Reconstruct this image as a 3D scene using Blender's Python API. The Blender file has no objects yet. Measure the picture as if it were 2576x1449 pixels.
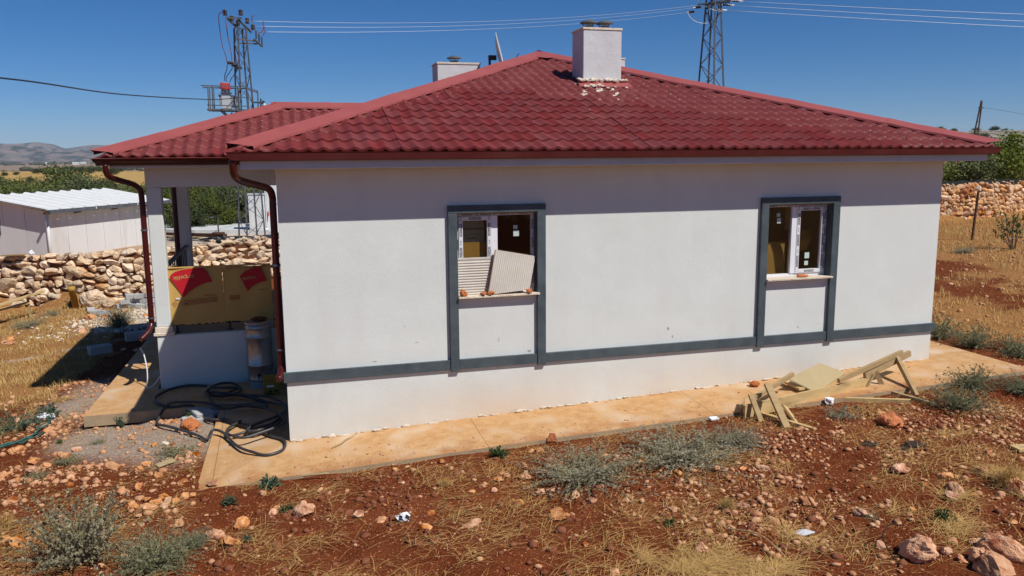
import bpy, bmesh, math, random
import numpy as np
from mathutils import Vector, Matrix
random.seed(7); RNG = np.random.default_rng(11)
S = bpy.context.scene
COL = S.collection
PI = math.pi

# ------------------------------------------------------------------ camera, sky, sun, exposure
CAM = np.array([-0.002, -10.61, 3.643]); YAW, PITCH, ROLL = .2778, .1599, -.0085
def cam_axes():
    cy, sy, cp, sp = math.cos(YAW), math.sin(YAW), math.cos(PITCH), math.sin(PITCH)
    f = np.array([sy*cp, cy*cp, -sp]); r = np.array([cy, -sy, 0.]); u = np.cross(r, f)
    cr, sr = math.cos(ROLL), math.sin(ROLL)
    return cr*r+sr*u, -sr*r+cr*u, f
_r, _u, _f = cam_axes()
cd = bpy.data.cameras.new('camera'); co = bpy.data.objects.new('camera', cd); COL.objects.link(co)
cd.sensor_width = 36; cd.lens = 2056.8/2576*36; cd.clip_start = .1; cd.clip_end = 30000
M = Matrix.Identity(4)
for i in range(3):
    M[i][0], M[i][1], M[i][2], M[i][3] = _r[i], _u[i], -_f[i], CAM[i]
co.matrix_world = M; S.camera = co

SUN = Vector((.70, -1., 1.56)).normalized()
w = bpy.data.worlds.new('World'); S.world = w; w.use_nodes = True
nt = w.node_tree; bg = nt.nodes['Background']
sk = nt.nodes.new('ShaderNodeTexSky'); sk.sky_type = 'NISHITA'; sk.sun_disc = False
sk.sun_elevation = math.asin(SUN.z); sk.sun_rotation = math.atan2(SUN.x, SUN.y)
sk.altitude = 3000; sk.air_density = 1.0; sk.dust_density = 0; sk.ozone_density = 10
hs_ = nt.nodes.new('ShaderNodeHueSaturation'); hs_.inputs['Saturation'].default_value = 1.18
nt.links.new(sk.outputs[0], hs_.inputs['Color']); nt.links.new(hs_.outputs[0], bg.inputs[0]); bg.inputs[1].default_value = .075
sl = bpy.data.lights.new('sun', 'SUN'); sl.energy = 4.8; sl.angle = math.radians(.53); sl.color = (1., .968, .925)
so = bpy.data.objects.new('sun', sl); COL.objects.link(so); so.location = (20, -30, 40)
so.rotation_euler = SUN.to_track_quat('Z', 'Y').to_euler()
S.view_settings.view_transform = 'Standard'; S.view_settings.look = 'None'
S.view_settings.exposure = 0.0; S.view_settings.gamma = 1; S.view_settings.use_curve_mapping = False
S.cycles.volume_max_steps = 32; S.cycles.max_bounces = 6; S.cycles.diffuse_bounces = 3
S.cycles.volume_bounces = 0

# ------------------------------------------------------------------ noise
_T = RNG.random((256, 256))
def vn(x, y, s, seed=0):
    x = np.asarray(x, float)/s+seed*17.3+1000; y = np.asarray(y, float)/s+seed*9.7+1000
    xi = np.floor(x).astype(int); yi = np.floor(y).astype(int); fx = x-xi; fy = y-yi
    fx = fx*fx*(3-2*fx); fy = fy*fy*(3-2*fy)
    a = _T[xi % 256, yi % 256]; b = _T[(xi+1) % 256, yi % 256]; c = _T[xi % 256, (yi+1) % 256]; d = _T[(xi+1) % 256, (yi+1) % 256]
    return a*(1-fx)*(1-fy)+b*fx*(1-fy)+c*(1-fx)*fy+d*fx*fy
def fbm(x, y, s, o=4, seed=0):
    t = 0; a = .5
    for i in range(o): t = t+a*vn(x, y, s, seed+i); s /= 2.1; a *= .5
    return t
def smooth(t): t = np.clip(t, 0, 1); return t*t*(3-2*t)

# ------------------------------------------------------------------ mesh helpers
class MB:
    def __init__(s): s.v = []; s.f = []; s.n = 0
    def add(s, v, f):
        v = np.asarray(v, float).reshape(-1, 3); s.v.append(v); s.f += [tuple(int(i)+s.n for i in q) for q in f]; s.n += len(v); return s
    def box(s, x0, x1, y0, y1, z0, z1, b=0):
        if b <= 0:
            v = [(x, y, z) for x in (x0, x1) for y in (y0, y1) for z in (z0, z1)]
            return s.add(v, [(0, 1, 3, 2), (4, 6, 7, 5), (0, 4, 5, 1), (2, 3, 7, 6), (0, 2, 6, 4), (1, 5, 7, 3)])
        bm = bmesh.new(); bmesh.ops.create_cube(bm, size=1)
        for q in bm.verts: q.co = Vector(((x0+x1)/2+q.co.x*(x1-x0), (y0+y1)/2+q.co.y*(y1-y0), (z0+z1)/2+q.co.z*(z1-z0)))
        bmesh.ops.bevel(bm, geom=bm.edges[:], offset=b, segments=1, affect='EDGES')
        return s.bm(bm)
    def bm(s, bm):
        bm.verts.index_update(); s.add([tuple(q.co) for q in bm.verts], [[q.index for q in f.verts] for f in bm.faces]); bm.free(); return s
    def beam(s, p0, p1, w_, h_, up=(0, 0, 1), tw=0):
        p0 = Vector(p0); p1 = Vector(p1); d = (p1-p0).normalized(); u = Vector(up)
        if abs(d.dot(u)) > .98: u = Vector((1, 0, 0))
        r = d.cross(u).normalized(); u = r.cross(d)
        if tw: q = Matrix.Rotation(tw, 3, d); r = q @ r; u = q @ u
        v = [p+r*(a*w_/2)+u*(b*h_/2) for p in (p0, p1) for a, b in ((-1, -1), (1, -1), (1, 1), (-1, 1))]
        return s.add([tuple(q) for q in v], [(0, 3, 2, 1), (4, 5, 6, 7), (0, 1, 5, 4), (1, 2, 6, 5), (2, 3, 7, 6), (3, 0, 4, 7)])
    def tube(s, pts, r, n=8, cap=True):
        P = [Vector(p) for p in pts]; m = len(P); R = r if hasattr(r, '__len__') else [r]*m
        t0 = (P[1]-P[0]).normalized(); a = Vector((0, 0, 1)) if abs(t0.z) < .9 else Vector((1, 0, 0)); nr = t0.cross(a).normalized(); V = []
        for i in range(m):
            t = (P[min(i+1, m-1)]-P[max(i-1, 0)]).normalized(); nr = (nr-t*nr.dot(t)).normalized(); bi = t.cross(nr)
            V += [tuple(P[i]+(nr*math.cos(2*PI*k/n)+bi*math.sin(2*PI*k/n))*R[i]) for k in range(n)]
        F = [(i*n+k, i*n+(k+1) % n, (i+1)*n+(k+1) % n, (i+1)*n+k) for i in range(m-1) for k in range(n)]
        if cap: F += [tuple(range(n-1, -1, -1)), tuple(range((m-1)*n, m*n))]
        return s.add(V, F)
    def lathe(s, prof, c, n=24, axis='z'):
        V = []; m = len(prof)
        for r, h in prof:
            for k in range(n):
                a = 2*PI*k/n; q = (r*math.cos(a), r*math.sin(a), h)
                if axis == 'x': q = (h, q[0], q[1])
                if axis == 'y': q = (q[0], -h, q[1])
                V.append((q[0]+c[0], q[1]+c[1], q[2]+c[2]))
        F = [(i*n+k, i*n+(k+1) % n, (i+1)*n+(k+1) % n, (i+1)*n+k) for i in range(m-1) for k in range(n)]
        F += [tuple(range(n-1, -1, -1)), tuple(range((m-1)*n, m*n))]
        return s.add(V, F)
    def prism(s, poly, o, ex, ey, en, t):
        """poly of (a,b) on the plane o+a*ex+b*ey, thickness t along en"""
        o, ex, ey, en = (np.asarray(q, float) for q in (o, ex, ey, en)); n = len(poly)
        V = [o+a*ex+b*ey for a, b in poly]+[o+a*ex+b*ey+t*en for a, b in poly]
        return s.add(V, [tuple(range(n-1, -1, -1)), tuple(range(n, 2*n))]+[(i, (i+1) % n, n+(i+1) % n, n+i) for i in range(n)])
    def mesh(s, name, off=(0, 0, 0)):
        me = bpy.data.meshes.new(name); V = np.concatenate(s.v)-np.asarray(off)
        me.from_pydata(V.tolist(), [], s.f); me.update(); return me
    def build(s, name, m, parent=None, smooth=False, loc=None):
        V = np.concatenate(s.v)
        if parent is not None: off = wloc(parent)
        elif loc is not None: off = np.asarray(loc, float)
        else: off = np.array([V[:, 0].mean(), V[:, 1].mean(), V[:, 2].min()])
        me = s.mesh(name, off)
        if smooth: set_smooth(me)
        return link(name, me, m, parent, (0, 0, 0) if parent is not None else tuple(off))
def set_smooth(me): me.polygons.foreach_set('use_smooth', [True]*len(me.polygons))
def wloc(o):
    l = np.zeros(3)
    while o is not None: l = l+np.array(o.location); o = o.parent
    return l
def link(name, me, m, parent=None, loc=(0, 0, 0), rot=None, scale=None):
    if m is not None and len(me.materials) == 0: me.materials.append(m)
    o = bpy.data.objects.new(name, me); COL.objects.link(o); o.location = loc
    if rot is not None: o.rotation_euler = rot
    if scale is not None: o.scale = scale
    if parent is not None: o.parent = parent
    return o
def np_mesh(name, V, F):
    """fast mesh from arrays; F has a fixed number of corners"""
    me = bpy.data.meshes.new(name); V = np.asarray(V, np.float32).reshape(-1, 3); F = np.asarray(F, np.int32)
    k = F.shape[1]; me.vertices.add(len(V)); me.vertices.foreach_set('co', V.ravel())
    me.loops.add(F.size); me.loops.foreach_set('vertex_index', F.ravel())
    me.polygons.add(len(F)); me.polygons.foreach_set('loop_start', np.arange(0, F.size, k, dtype=np.int32))
    me.polygons.foreach_set('loop_total', np.full(len(F), k, np.int32)); me.update(calc_edges=True); me.validate(); return me
def tag(o, label, cat, group=None):
    o['label'] = label; o['category'] = cat
    if group: o['group'] = group
    return o
def kind(o, k): o['kind'] = k; return o
def thing(name, label, cat, loc, group=None):
    o = bpy.data.objects.new(name, None); COL.objects.link(o); o.location = loc; o.empty_display_size = .1
    return tag(o, label, cat, group)
def copy_tree(o, parent=None):
    c = o.copy(); COL.objects.link(c)
    if parent is not None: c.parent = parent
    for ch in list(o.children): copy_tree(ch, c)
    return c
def catmull(P, k=5):
    P = [Vector(p) for p in P]; out = []
    for i in range(len(P)-1):
        a, b, c, d = P[max(i-1, 0)], P[i], P[i+1], P[min(i+2, len(P)-1)]
        for j in range(k):
            t = j/k; out.append(.5*((2*b)+(c-a)*t+(2*a-5*b+4*c-d)*t*t+(3*b-a-3*c+d)*t**3))
    return out+[P[-1]]

# ------------------------------------------------------------------ materials
def mat(name, c1, c2=None, scale=5, rough=.8, bump=0, bscale=40, metal=0, rnd=0, c3=None, s3=1.0, t3=(.5, .6), spec=.3, detail=6, stretch=None):
    """principled with two noise-mixed tones, an optional third patchy tone, bump grain and per-object value shift"""
    m = bpy.data.materials.new(name); m.use_nodes = True; n = m.node_tree.nodes; L = m.node_tree.links.new
    b = n['Principled BSDF']; b.inputs['Roughness'].default_value = rough; b.inputs['Metallic'].default_value = metal
    b.inputs['Specular IOR Level'].default_value = spec
    g = n.new('ShaderNodeNewGeometry'); pos = g.outputs['Position']
    if stretch:
        mp = n.new('ShaderNodeMapping'); mp.inputs['Scale'].default_value = stretch; L(pos, mp.inputs[0]); pos = mp.outputs[0]
    c = None
    if c2 is None: c2 = c1
    no = n.new('ShaderNodeTexNoise'); no.inputs['Scale'].default_value = scale; no.inputs['Detail'].default_value = detail; no.inputs['Roughness'].default_value = .62; L(pos, no.inputs[0])
    cr = n.new('ShaderNodeMapRange'); cr.inputs[1].default_value = .32; cr.inputs[2].default_value = .68; L(no.outputs[0], cr.inputs[0])
    mx = n.new('ShaderNodeMix'); mx.data_type = 'RGBA'; mx.inputs[6].default_value = (*c1, 1); mx.inputs[7].default_value = (*c2, 1); L(cr.outputs[0], mx.inputs[0]); c = mx.outputs[2]
    if c3:
        n3 = n.new('ShaderNodeTexNoise'); n3.inputs['Scale'].default_value = s3; n3.inputs['Detail'].default_value = 5; L(pos, n3.inputs[0])
        r3 = n.new('ShaderNodeMapRange'); r3.inputs[1].default_value, r3.inputs[2].default_value = t3; L(n3.outputs[0], r3.inputs[0])
        m3 = n.new('ShaderNodeMix'); m3.data_type = 'RGBA'; m3.inputs[7].default_value = (*c3, 1); L(r3.outputs[0], m3.inputs[0]); L(c, m3.inputs[6]); c = m3.outputs[2]
    if rnd:
        oi = n.new('ShaderNodeObjectInfo'); mr = n.new('ShaderNodeMapRange'); mr.inputs[3].default_value = 1-rnd; mr.inputs[4].default_value = 1+rnd; L(oi.outputs['Random'], mr.inputs[0])
        hs = n.new('ShaderNodeHueSaturation'); L(mr.outputs[0], hs.inputs['Value']); L(c, hs.inputs['Color'])
        m2 = n.new('ShaderNodeMath'); m2.operation = 'MULTIPLY_ADD'; m2.inputs[1].default_value = -7.31; m2.inputs[2].default_value = 8; L(oi.outputs['Random'], m2.inputs[0])
        m4 = n.new('ShaderNodeMath'); m4.operation = 'FRACT'; L(m2.outputs[0], m4.inputs[0])
        m5 = n.new('ShaderNodeMapRange'); m5.inputs[3].default_value = 1-rnd*.8; m5.inputs[4].default_value = 1+rnd*.8; L(m4.outputs[0], m5.inputs[0]); L(m5.outputs[0], hs.inputs['Saturation']); c = hs.outputs[0]
    L(c, b.inputs['Base Color'])
    if bump:
        nb = n.new('ShaderNodeTexNoise'); nb.inputs['Scale'].default_value = bscale; nb.inputs['Detail'].default_value = 5; L(pos, nb.inputs[0])
        bp = n.new('ShaderNodeBump'); bp.inputs['Strength'].default_value = 1; bp.inputs['Distance'].default_value = bump; L(nb.outputs[0], bp.inputs['Height']); L(bp.outputs[0], b.inputs['Normal'])
    m['col'] = 1
    return m
def color_socket(m): return m.node_tree.nodes['Principled BSDF'].inputs['Base Color']
def overlay(m, col, fac_builder):
    """mix a further colour over the base where fac_builder(nodes, link, position) gives a 0..1 socket"""
    n = m.node_tree.nodes; L = m.node_tree.links.new; cs = color_socket(m); old = cs.links[0].from_socket
    g = n.new('ShaderNodeNewGeometry'); f = fac_builder(n, L, g.outputs['Position'])
    mx = n.new('ShaderNodeMix'); mx.data_type = 'RGBA'; mx.inputs[7].default_value = (*col, 1); L(f, mx.inputs[0]); L(old, mx.inputs[6]); L(mx.outputs[2], cs)
def leaf_mat(name, c1, c2, scale=3, trans=.25, rough=.6, rnd=.15):
    m = mat(name, c1, c2, scale=scale, rough=rough, rnd=rnd, spec=.25)
    n = m.node_tree.nodes; L = m.node_tree.links.new; b = n['Principled BSDF']
    t = n.new('ShaderNodeBsdfTranslucent'); L(b.inputs['Base Color'].links[0].from_socket, t.inputs['Color'])
    x = n.new('ShaderNodeMixShader'); x.inputs[0].default_value = trans; L(b.outputs[0], x.inputs[1]); L(t.outputs[0], x.inputs[2]); L(x.outputs[0], n['Material Output'].inputs[0])
    return m

MT = {}
MT['stucco'] = mat('white_stucco', (.695, .715, .672), (.65, .665, .62), scale=1.3, rough=.92, bump=.0035, bscale=85, spec=.1)
MT['slate'] = mat('slate_paint', (.050, .068, .077), (.080, .10, .11), scale=5, rough=.6, bump=.003, bscale=50, c3=(.095, .115, .125), s3=1.7, t3=(.55, .75))
MT['tile'] = mat('red_tile_sheet', (.160, .027, .026), (.195, .038, .034), scale=4, rough=.55, bump=.001, bscale=300, rnd=.07, spec=.22, c3=(.22, .055, .05), s3=1.6, t3=(.52, .8))
MT['cap'] = mat('faded_red_metal', (.31, .072, .064), (.35, .088, .076), scale=2, rough=.42, spec=.5, bump=.002, bscale=6)
MT['gutter'] = mat('dark_red_metal', (.055, .005, .004), (.07, .007, .005), scale=3, rough=.32, spec=.45)
MT['concrete'] = mat('stained_concrete', (.60, .37, .18), (.47, .245, .095), scale=8, rough=.95, bump=.008, bscale=60, c3=(.62, .46, .31), s3=2.0, t3=(.5, .72), detail=11, spec=.15)
MT['grey_concrete'] = mat('grey_concrete', (.36, .35, .33), (.46, .45, .43), scale=6, rough=.9, bump=.006, bscale=40)
MT['slab_side'] = mat('concrete_edge', (.40, .29, .17), (.32, .235, .15), scale=5, rough=.95, bump=.008, bscale=45, c3=(.50, .33, .16), s3=2, t3=(.5, .7))
MT['plaster'] = mat('grey_plaster', (.60, .60, .60), (.55, .54, .53), scale=3, rough=.9, bump=.004, bscale=45, spec=.15)
MT['pvc'] = mat('white_pvc', (.78, .78, .80), rough=.35)
MT['film'] = mat('printed_film', (.80, .80, .80), (.66, .66, .67), scale=60, rough=.4)
MT['black'] = mat('black_print', (.02, .02, .022), rough=.6)
MT['paperwhite'] = mat('white_print', (.75, .75, .75), rough=.7)
MT['glass'] = bpy.data.materials.new('window_glass')
def _glass(m):
    m.use_nodes = True; n = m.node_tree.nodes; L = m.node_tree.links.new; n.remove(n['Principled BSDF'])
    t = n.new('ShaderNodeBsdfTransparent'); t.inputs[0].default_value = (.78, .76, .70, 1); g = n.new('ShaderNodeBsdfGlossy'); g.inputs['Roughness'].default_value = .03
    lw = n.new('ShaderNodeLayerWeight'); lw.inputs[0].default_value = .5; pw = n.new('ShaderNodeMath'); pw.operation = 'POWER'; pw.inputs[1].default_value = 4; L(lw.outputs['Facing'], pw.inputs[0]); fr = n.new('ShaderNodeMath'); fr.operation = 'MULTIPLY_ADD'; fr.inputs[1].default_value = .8; fr.inputs[2].default_value = .035; L(pw.outputs[0], fr.inputs[0]); x = n.new('ShaderNodeMixShader'); L(fr.outputs[0], x.inputs[0]); L(t.outputs[0], x.inputs[1]); L(g.outputs[0], x.inputs[2])
    no = n.new('ShaderNodeTexNoise'); no.inputs['Scale'].default_value = 3; bp = n.new('ShaderNodeBump'); bp.inputs['Distance'].default_value = .004; gm = n.new('ShaderNodeNewGeometry'); L(gm.outputs['Position'], no.inputs[0]); L(no.outputs[0], bp.inputs['Height']); L(bp.outputs[0], g.inputs['Normal'])
    L(x.outputs[0], n['Material Output'].inputs[0])
_glass(MT['glass'])
MT['cardboard'] = mat('brown_cardboard', (.60, .37, .11), (.53, .325, .095), scale=2, rough=.85, bump=.001, bscale=200)
MT['cardboard_y'] = mat('yellow_cardboard', (.50, .33, .12), (.45, .29, .10), scale=2, rough=.85)
MT['print_red'] = mat('red_print', (.50, .012, .02), rough=.6)
MT['print_rust'] = mat('rust_print', (.33, .05, .03), rough=.7)
MT['galv'] = mat('galvanised_sheet', (.44, .42, .39), (.34, .33, .31), scale=14, rough=.36, metal=.85)
MT['steel'] = mat('galvanised_steel', (.085, .09, .105), (.15, .155, .17), scale=6, rough=.6, metal=.3)
MT['darksteel'] = mat('dark_steel', (.035, .035, .04), (.05, .05, .055), scale=8, rough=.6)
MT['rust'] = mat('rusty_steel', (.10, .045, .02), (.06, .03, .02), scale=20, rough=.85)
MT['porcelain'] = mat('brown_porcelain', (.045, .025, .02), (.06, .03, .025), rough=.25, spec=.6)
MT['wire'] = mat('aluminium_wire', (.62, .62, .62), rough=.4, metal=.3)
MT['cable'] = mat('black_cable', (.02, .02, .024), (.035, .034, .034), scale=8, rough=.5)
MT['red_cable'] = mat('red_cable', (.30, .04, .05), (.05, .02, .03), scale=3, rough=.5)
MT['hose'] = mat('black_hose', (.03, .03, .032), (.06, .055, .05), scale=5, rough=.45, spec=.5)
MT['wood'] = mat('pale_plank', (.62, .44, .20), (.50, .34, .14), scale=4, rough=.8, bump=.002, bscale=50, stretch=(1, 1, 3), c3=(.30, .20, .11), s3=3, t3=(.55, .75))
MT['wood_old'] = mat('weathered_plank', (.44, .31, .15), (.33, .22, .105), scale=5, rough=.85, bump=.003, bscale=40, stretch=(1, 1, 4))
MT['ply'] = mat('tan_board', (.41, .32, .175), (.37, .285, .15), scale=3, rough=.8, bump=.001, bscale=60)
MT['foam'] = mat('orange_foam', (.70, .34, .05), (.60, .27, .04), scale=20, rough=.95)
MT['panel'] = mat('cream_panel_skin', (.62, .57, .49), (.56, .50, .42), scale=4, rough=.5)
MT['stone'] = mat('limestone', (.72, .50, .29), (.55, .33, .16), scale=7, rough=.95, bump=.02, bscale=30, rnd=.16, c3=(.42, .17, .07), s3=2.5, t3=(.52, .72), spec=.1)
MT['stone_wall'] = mat('wall_limestone', (.76, .59, .41), (.58, .41, .26), scale=6, rough=.95, bump=.05, bscale=13, rnd=.20, c3=(.50, .25, .11), s3=1.6, t3=(.55, .70), spec=.1)
MT['rock'] = mat('pink_limestone', (.72, .42, .235), (.52, .22, .09), scale=16, rough=.95, bump=.014, bscale=60, rnd=.18, c3=(.28, .08, .03), s3=7, t3=(.52, .66), spec=.1)
MT['rock_orange'] = mat('orange_stone', (.55, .20, .07), (.42, .12, .04), scale=18, rough=.95, bump=.012, bscale=50, rnd=.1)
MT['rock_white'] = mat('white_stone', (.75, .66, .54), (.62, .50, .36), scale=14, rough=.95, bump=.012, bscale=50, rnd=.1)
MT['crumb'] = mat('soil_crumb', (.17, .05, .02), (.25, .09, .045), scale=9, rough=1)
MT['stone_wall2'] = mat('orange_wall_limestone', (.74, .50, .30), (.56, .31, .15), scale=5, rough=.95, bump=.05, bscale=13, rnd=.22, c3=(.46, .19, .075), s3=1.6, t3=(.50, .66), spec=.1)
MT['core'] = mat('red_earth_fill', (.16, .06, .025), (.10, .035, .015), scale=10, rough=1, bump=.03, bscale=15)
MT['pebble'] = mat('pebbles', (.66, .40, .23), (.38, .14, .055), scale=9, rough=.95, spec=.1)
MT['straw'] = mat('straw', (.64, .41, .15), (.42, .24, .075), scale=9, rough=.8, spec=.2)
MT['gold'] = mat('dry_grass', (.58, .40, .155), (.42, .27, .09), scale=2, rough=.85, spec=.2)
MT['w_roof'] = mat('white_sheet_roof', (.66, .66, .64), (.60, .61, .60), scale=3, rough=.5)
MT['w_wall'] = mat('shed_wall', (.72, .70, .67), (.66, .64, .62), scale=2, rough=.6, stretch=(1, 1, .22), c3=(.55, .50, .43), s3=1.6, t3=(.56, .8))
MT['car'] = mat('white_car_paint', (.75, .75, .76), rough=.25, spec=.6)
MT['rubber'] = mat('rubber', (.02, .02, .02), rough=.8)
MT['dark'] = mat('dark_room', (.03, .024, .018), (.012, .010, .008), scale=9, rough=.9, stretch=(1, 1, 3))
MT['red_plastic'] = mat('red_plastic', (.45, .04, .03), rough=.4)
MT['net'] = mat('green_net', (.02, .14, .12), (.03, .10, .09), scale=20, rough=.7)
MT['blacknet'] = mat('black_netting', (.015, .018, .016), (.035, .04, .035), scale=8, rough=.9)
MT['plastic_white'] = mat('white_plastic', (.78, .78, .78), (.68, .68, .68), scale=30, rough=.5)
MT['tin'] = mat('yellow_tin', (.30, .20, .03), (.25, .17, .03), rough=.35, metal=.3)
MT['yellow_pipe'] = mat('yellow_pipe', (.42, .26, .05), (.34, .20, .04), scale=8, rough=.6)
MT['clod'] = mat('dark_clod', (.05, .03, .02), (.03, .018, .012), scale=15, rough=1, bump=.02, bscale=40)
MT['grey_coat'] = mat('grey_paint', (.45, .47, .48), rough=.5)  # plain grey of the transformer and cabinet parts
MT['lf_grey'] = leaf_mat('grey_green_leaf', (.29, .285, .17), (.17, .18, .095), 9)
MT['lf_blue'] = leaf_mat('blue_grey_leaf', (.42, .375, .25), (.24, .22, .14), 9)
MT['lf_green'] = leaf_mat('green_leaf', (.075, .12, .035), (.045, .085, .02), 9)
MT['lf_teal'] = leaf_mat('teal_leaf', (.10, .15, .09), (.07, .11, .06), 9)
MT['stem'] = mat('plant_stem', (.36, .33, .17), (.26, .22, .11), scale=6, rough=.8)
MT['lf_tree'] = leaf_mat('oak_leaf', (.16, .18, .045), (.095, .12, .03), 1.2, rnd=.25)
MT['lf_tree2'] = leaf_mat('dark_leaf', (.10, .122, .04), (.06, .082, .03), 1.2, rnd=.2)
MT['bark'] = mat('bark', (.10, .075, .05), (.07, .05, .035), scale=8, rough=.95, bump=.02, bscale=12)
MT['scrub'] = mat('far_scrub', (.05, .06, .03), (.075, .075, .04), scale=.05, rough=1)

# stains that belong to the surfaces: earth splashed up the wall foot, plaster dropped on the tiles, rust drips
def _foot(n, L, p):
    sx = n.new('ShaderNodeSeparateXYZ'); L(p, sx.inputs[0])
    h = n.new('ShaderNodeMath'); h.operation = 'MULTIPLY_ADD'; h.inputs[1].default_value = -.033; L(sx.outputs[0], h.inputs[0]); L(sx.outputs[2], h.inputs[2])
    r = n.new('ShaderNodeMapRange'); r.inputs[1].default_value = .62; r.inputs[2].default_value = .02; r.inputs[3].default_value = 0; r.inputs[4].default_value = .62; L(h.outputs[0], r.inputs[0])
    no = n.new('ShaderNodeTexNoise'); no.inputs['Scale'].default_value = .55; no.inputs['Detail'].default_value = 5; L(p, no.inputs[0])
    q = n.new('ShaderNodeMapRange'); q.inputs[1].default_value = .36; q.inputs[2].default_value = .62; L(no.outputs[0], q.inputs[0])
    m = n.new('ShaderNodeMath'); m.operation = 'MULTIPLY'; L(r.outputs[0], m.inputs[0]); L(q.outputs[0], m.inputs[1]); return m.outputs[0]
overlay(MT['stucco'], (.66, .46, .27), _foot)
def _splat(n, L, p):
    vd = n.new('ShaderNodeVectorMath'); vd.operation = 'DISTANCE'; vd.inputs[1].default_value = (5.25, 2.35, 4.7); L(p, vd.inputs[0])
    r = n.new('ShaderNodeMapRange'); r.inputs[1].default_value = .25; r.inputs[2].default_value = 1.25; r.inputs[3].default_value = .17; r.inputs[4].default_value = -.02; L(vd.outputs['Value'], r.inputs[0])
    no = n.new('ShaderNodeTexNoise'); no.inputs['Scale'].default_value = 5.5; no.inputs['Detail'].default_value = 3; L(p, no.inputs[0])
    a = n.new('ShaderNodeMath'); a.operation = 'ADD'; L(no.outputs[0], a.inputs[0]); L(r.outputs[0], a.inputs[1])
    q = n.new('ShaderNodeMapRange'); q.inputs[1].default_value = .765; q.inputs[2].default_value = .785; L(a.outputs[0], q.inputs[0]); return q.outputs[0]
overlay(MT['tile'], (.68, .60, .50), _splat)
def _drip(n, L, p):
    mp = n.new('ShaderNodeMapping'); mp.inputs['Scale'].default_value = (2.2, 2.2, .25); L(p, mp.inputs[0])
    no = n.new('ShaderNodeTexNoise'); no.inputs['Scale'].default_value = 1.6; no.inputs['Detail'].default_value = 6; L(mp.outputs[0], no.inputs[0])
    q = n.new('ShaderNodeMapRange'); q.inputs[1].default_value = .5; q.inputs[2].default_value = .8; q.inputs[4].default_value = .35; L(no.outputs[0], q.inputs[0]); return q.outputs[0]
overlay(MT['stucco'], (.60, .585, .56), _drip)

def _soilspill(n, L, p):
    sx = n.new('ShaderNodeSeparateXYZ'); L(p, sx.inputs[0])
    no = n.new('ShaderNodeTexNoise'); no.inputs['Scale'].default_value = 2.6; no.inputs['Detail'].default_value = 9; no.inputs['Roughness'].default_value = .68; L(p, no.inputs[0])
    a = n.new('ShaderNodeMapRange'); a.inputs[1].default_value = -.55; a.inputs[2].default_value = -1.06; a.inputs[3].default_value = -.06; a.inputs[4].default_value = .22; L(sx.outputs[1], a.inputs[0])
    ad = n.new('ShaderNodeMath'); ad.operation = 'ADD'; L(no.outputs[0], ad.inputs[0]); L(a.outputs[0], ad.inputs[1])
    q = n.new('ShaderNodeMapRange'); q.inputs[1].default_value = .56; q.inputs[2].default_value = .80; q.inputs[4].default_value = .75; L(ad.outputs[0], q.inputs[0]); return q.outputs[0]
overlay(MT['concrete'], (.36, .155, .06), _soilspill)
def _patch(n, L, p):
    no = n.new('ShaderNodeTexNoise'); no.inputs['Scale'].default_value = 1.1; no.inputs['Detail'].default_value = 8; no.inputs['Roughness'].default_value = .7; L(p, no.inputs[0])
    q = n.new('ShaderNodeMapRange'); q.inputs[1].default_value = .54; q.inputs[2].default_value = .72; q.inputs[4].default_value = .55; L(no.outputs[0], q.inputs[0]); return q.outputs[0]
overlay(MT['stucco'], (.63, .625, .60), _patch)
def trowel(m, sc, dist):
    n = m.node_tree.nodes; L = m.node_tree.links.new; b = n['Principled BSDF']; old = b.inputs['Normal'].links[0].from_socket
    g = n.new('ShaderNodeNewGeometry'); no = n.new('ShaderNodeTexNoise'); no.inputs['Scale'].default_value = sc; no.inputs['Detail'].default_value = 4; L(g.outputs['Position'], no.inputs[0])
    bp = n.new('ShaderNodeBump'); bp.inputs['Distance'].default_value = dist; L(no.outputs[0], bp.inputs['Height']); L(old, bp.inputs['Normal']); L(bp.outputs[0], b.inputs['Normal'])
trowel(MT['stucco'], 2.4, .006); trowel(MT['plaster'], 5, .012)
def speckle(m, col, sc, lo, hi):
    """tiny pebbles too small to model, each voronoi cell one grain"""
    def f(n, L, p):
        v = n.new('ShaderNodeTexVoronoi'); v.inputs['Scale'].default_value = sc; L(p, v.inputs['Vector'])
        sp_ = n.new('ShaderNodeSeparateColor'); L(v.outputs['Color'], sp_.inputs[0])
        a = n.new('ShaderNodeMapRange'); a.inputs[1].default_value = lo; a.inputs[2].default_value = hi; L(sp_.outputs[0], a.inputs[0])
        d = n.new('ShaderNodeMapRange'); d.inputs[1].default_value = .42; d.inputs[2].default_value = .30; L(v.outputs['Distance'], d.inputs[0])
        k = n.new('ShaderNodeMath'); k.operation = 'MULTIPLY'; L(a.outputs[0], k.inputs[0]); L(d.outputs[0], k.inputs[1]); return k.outputs[0]
    overlay(m, col, f)

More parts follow.
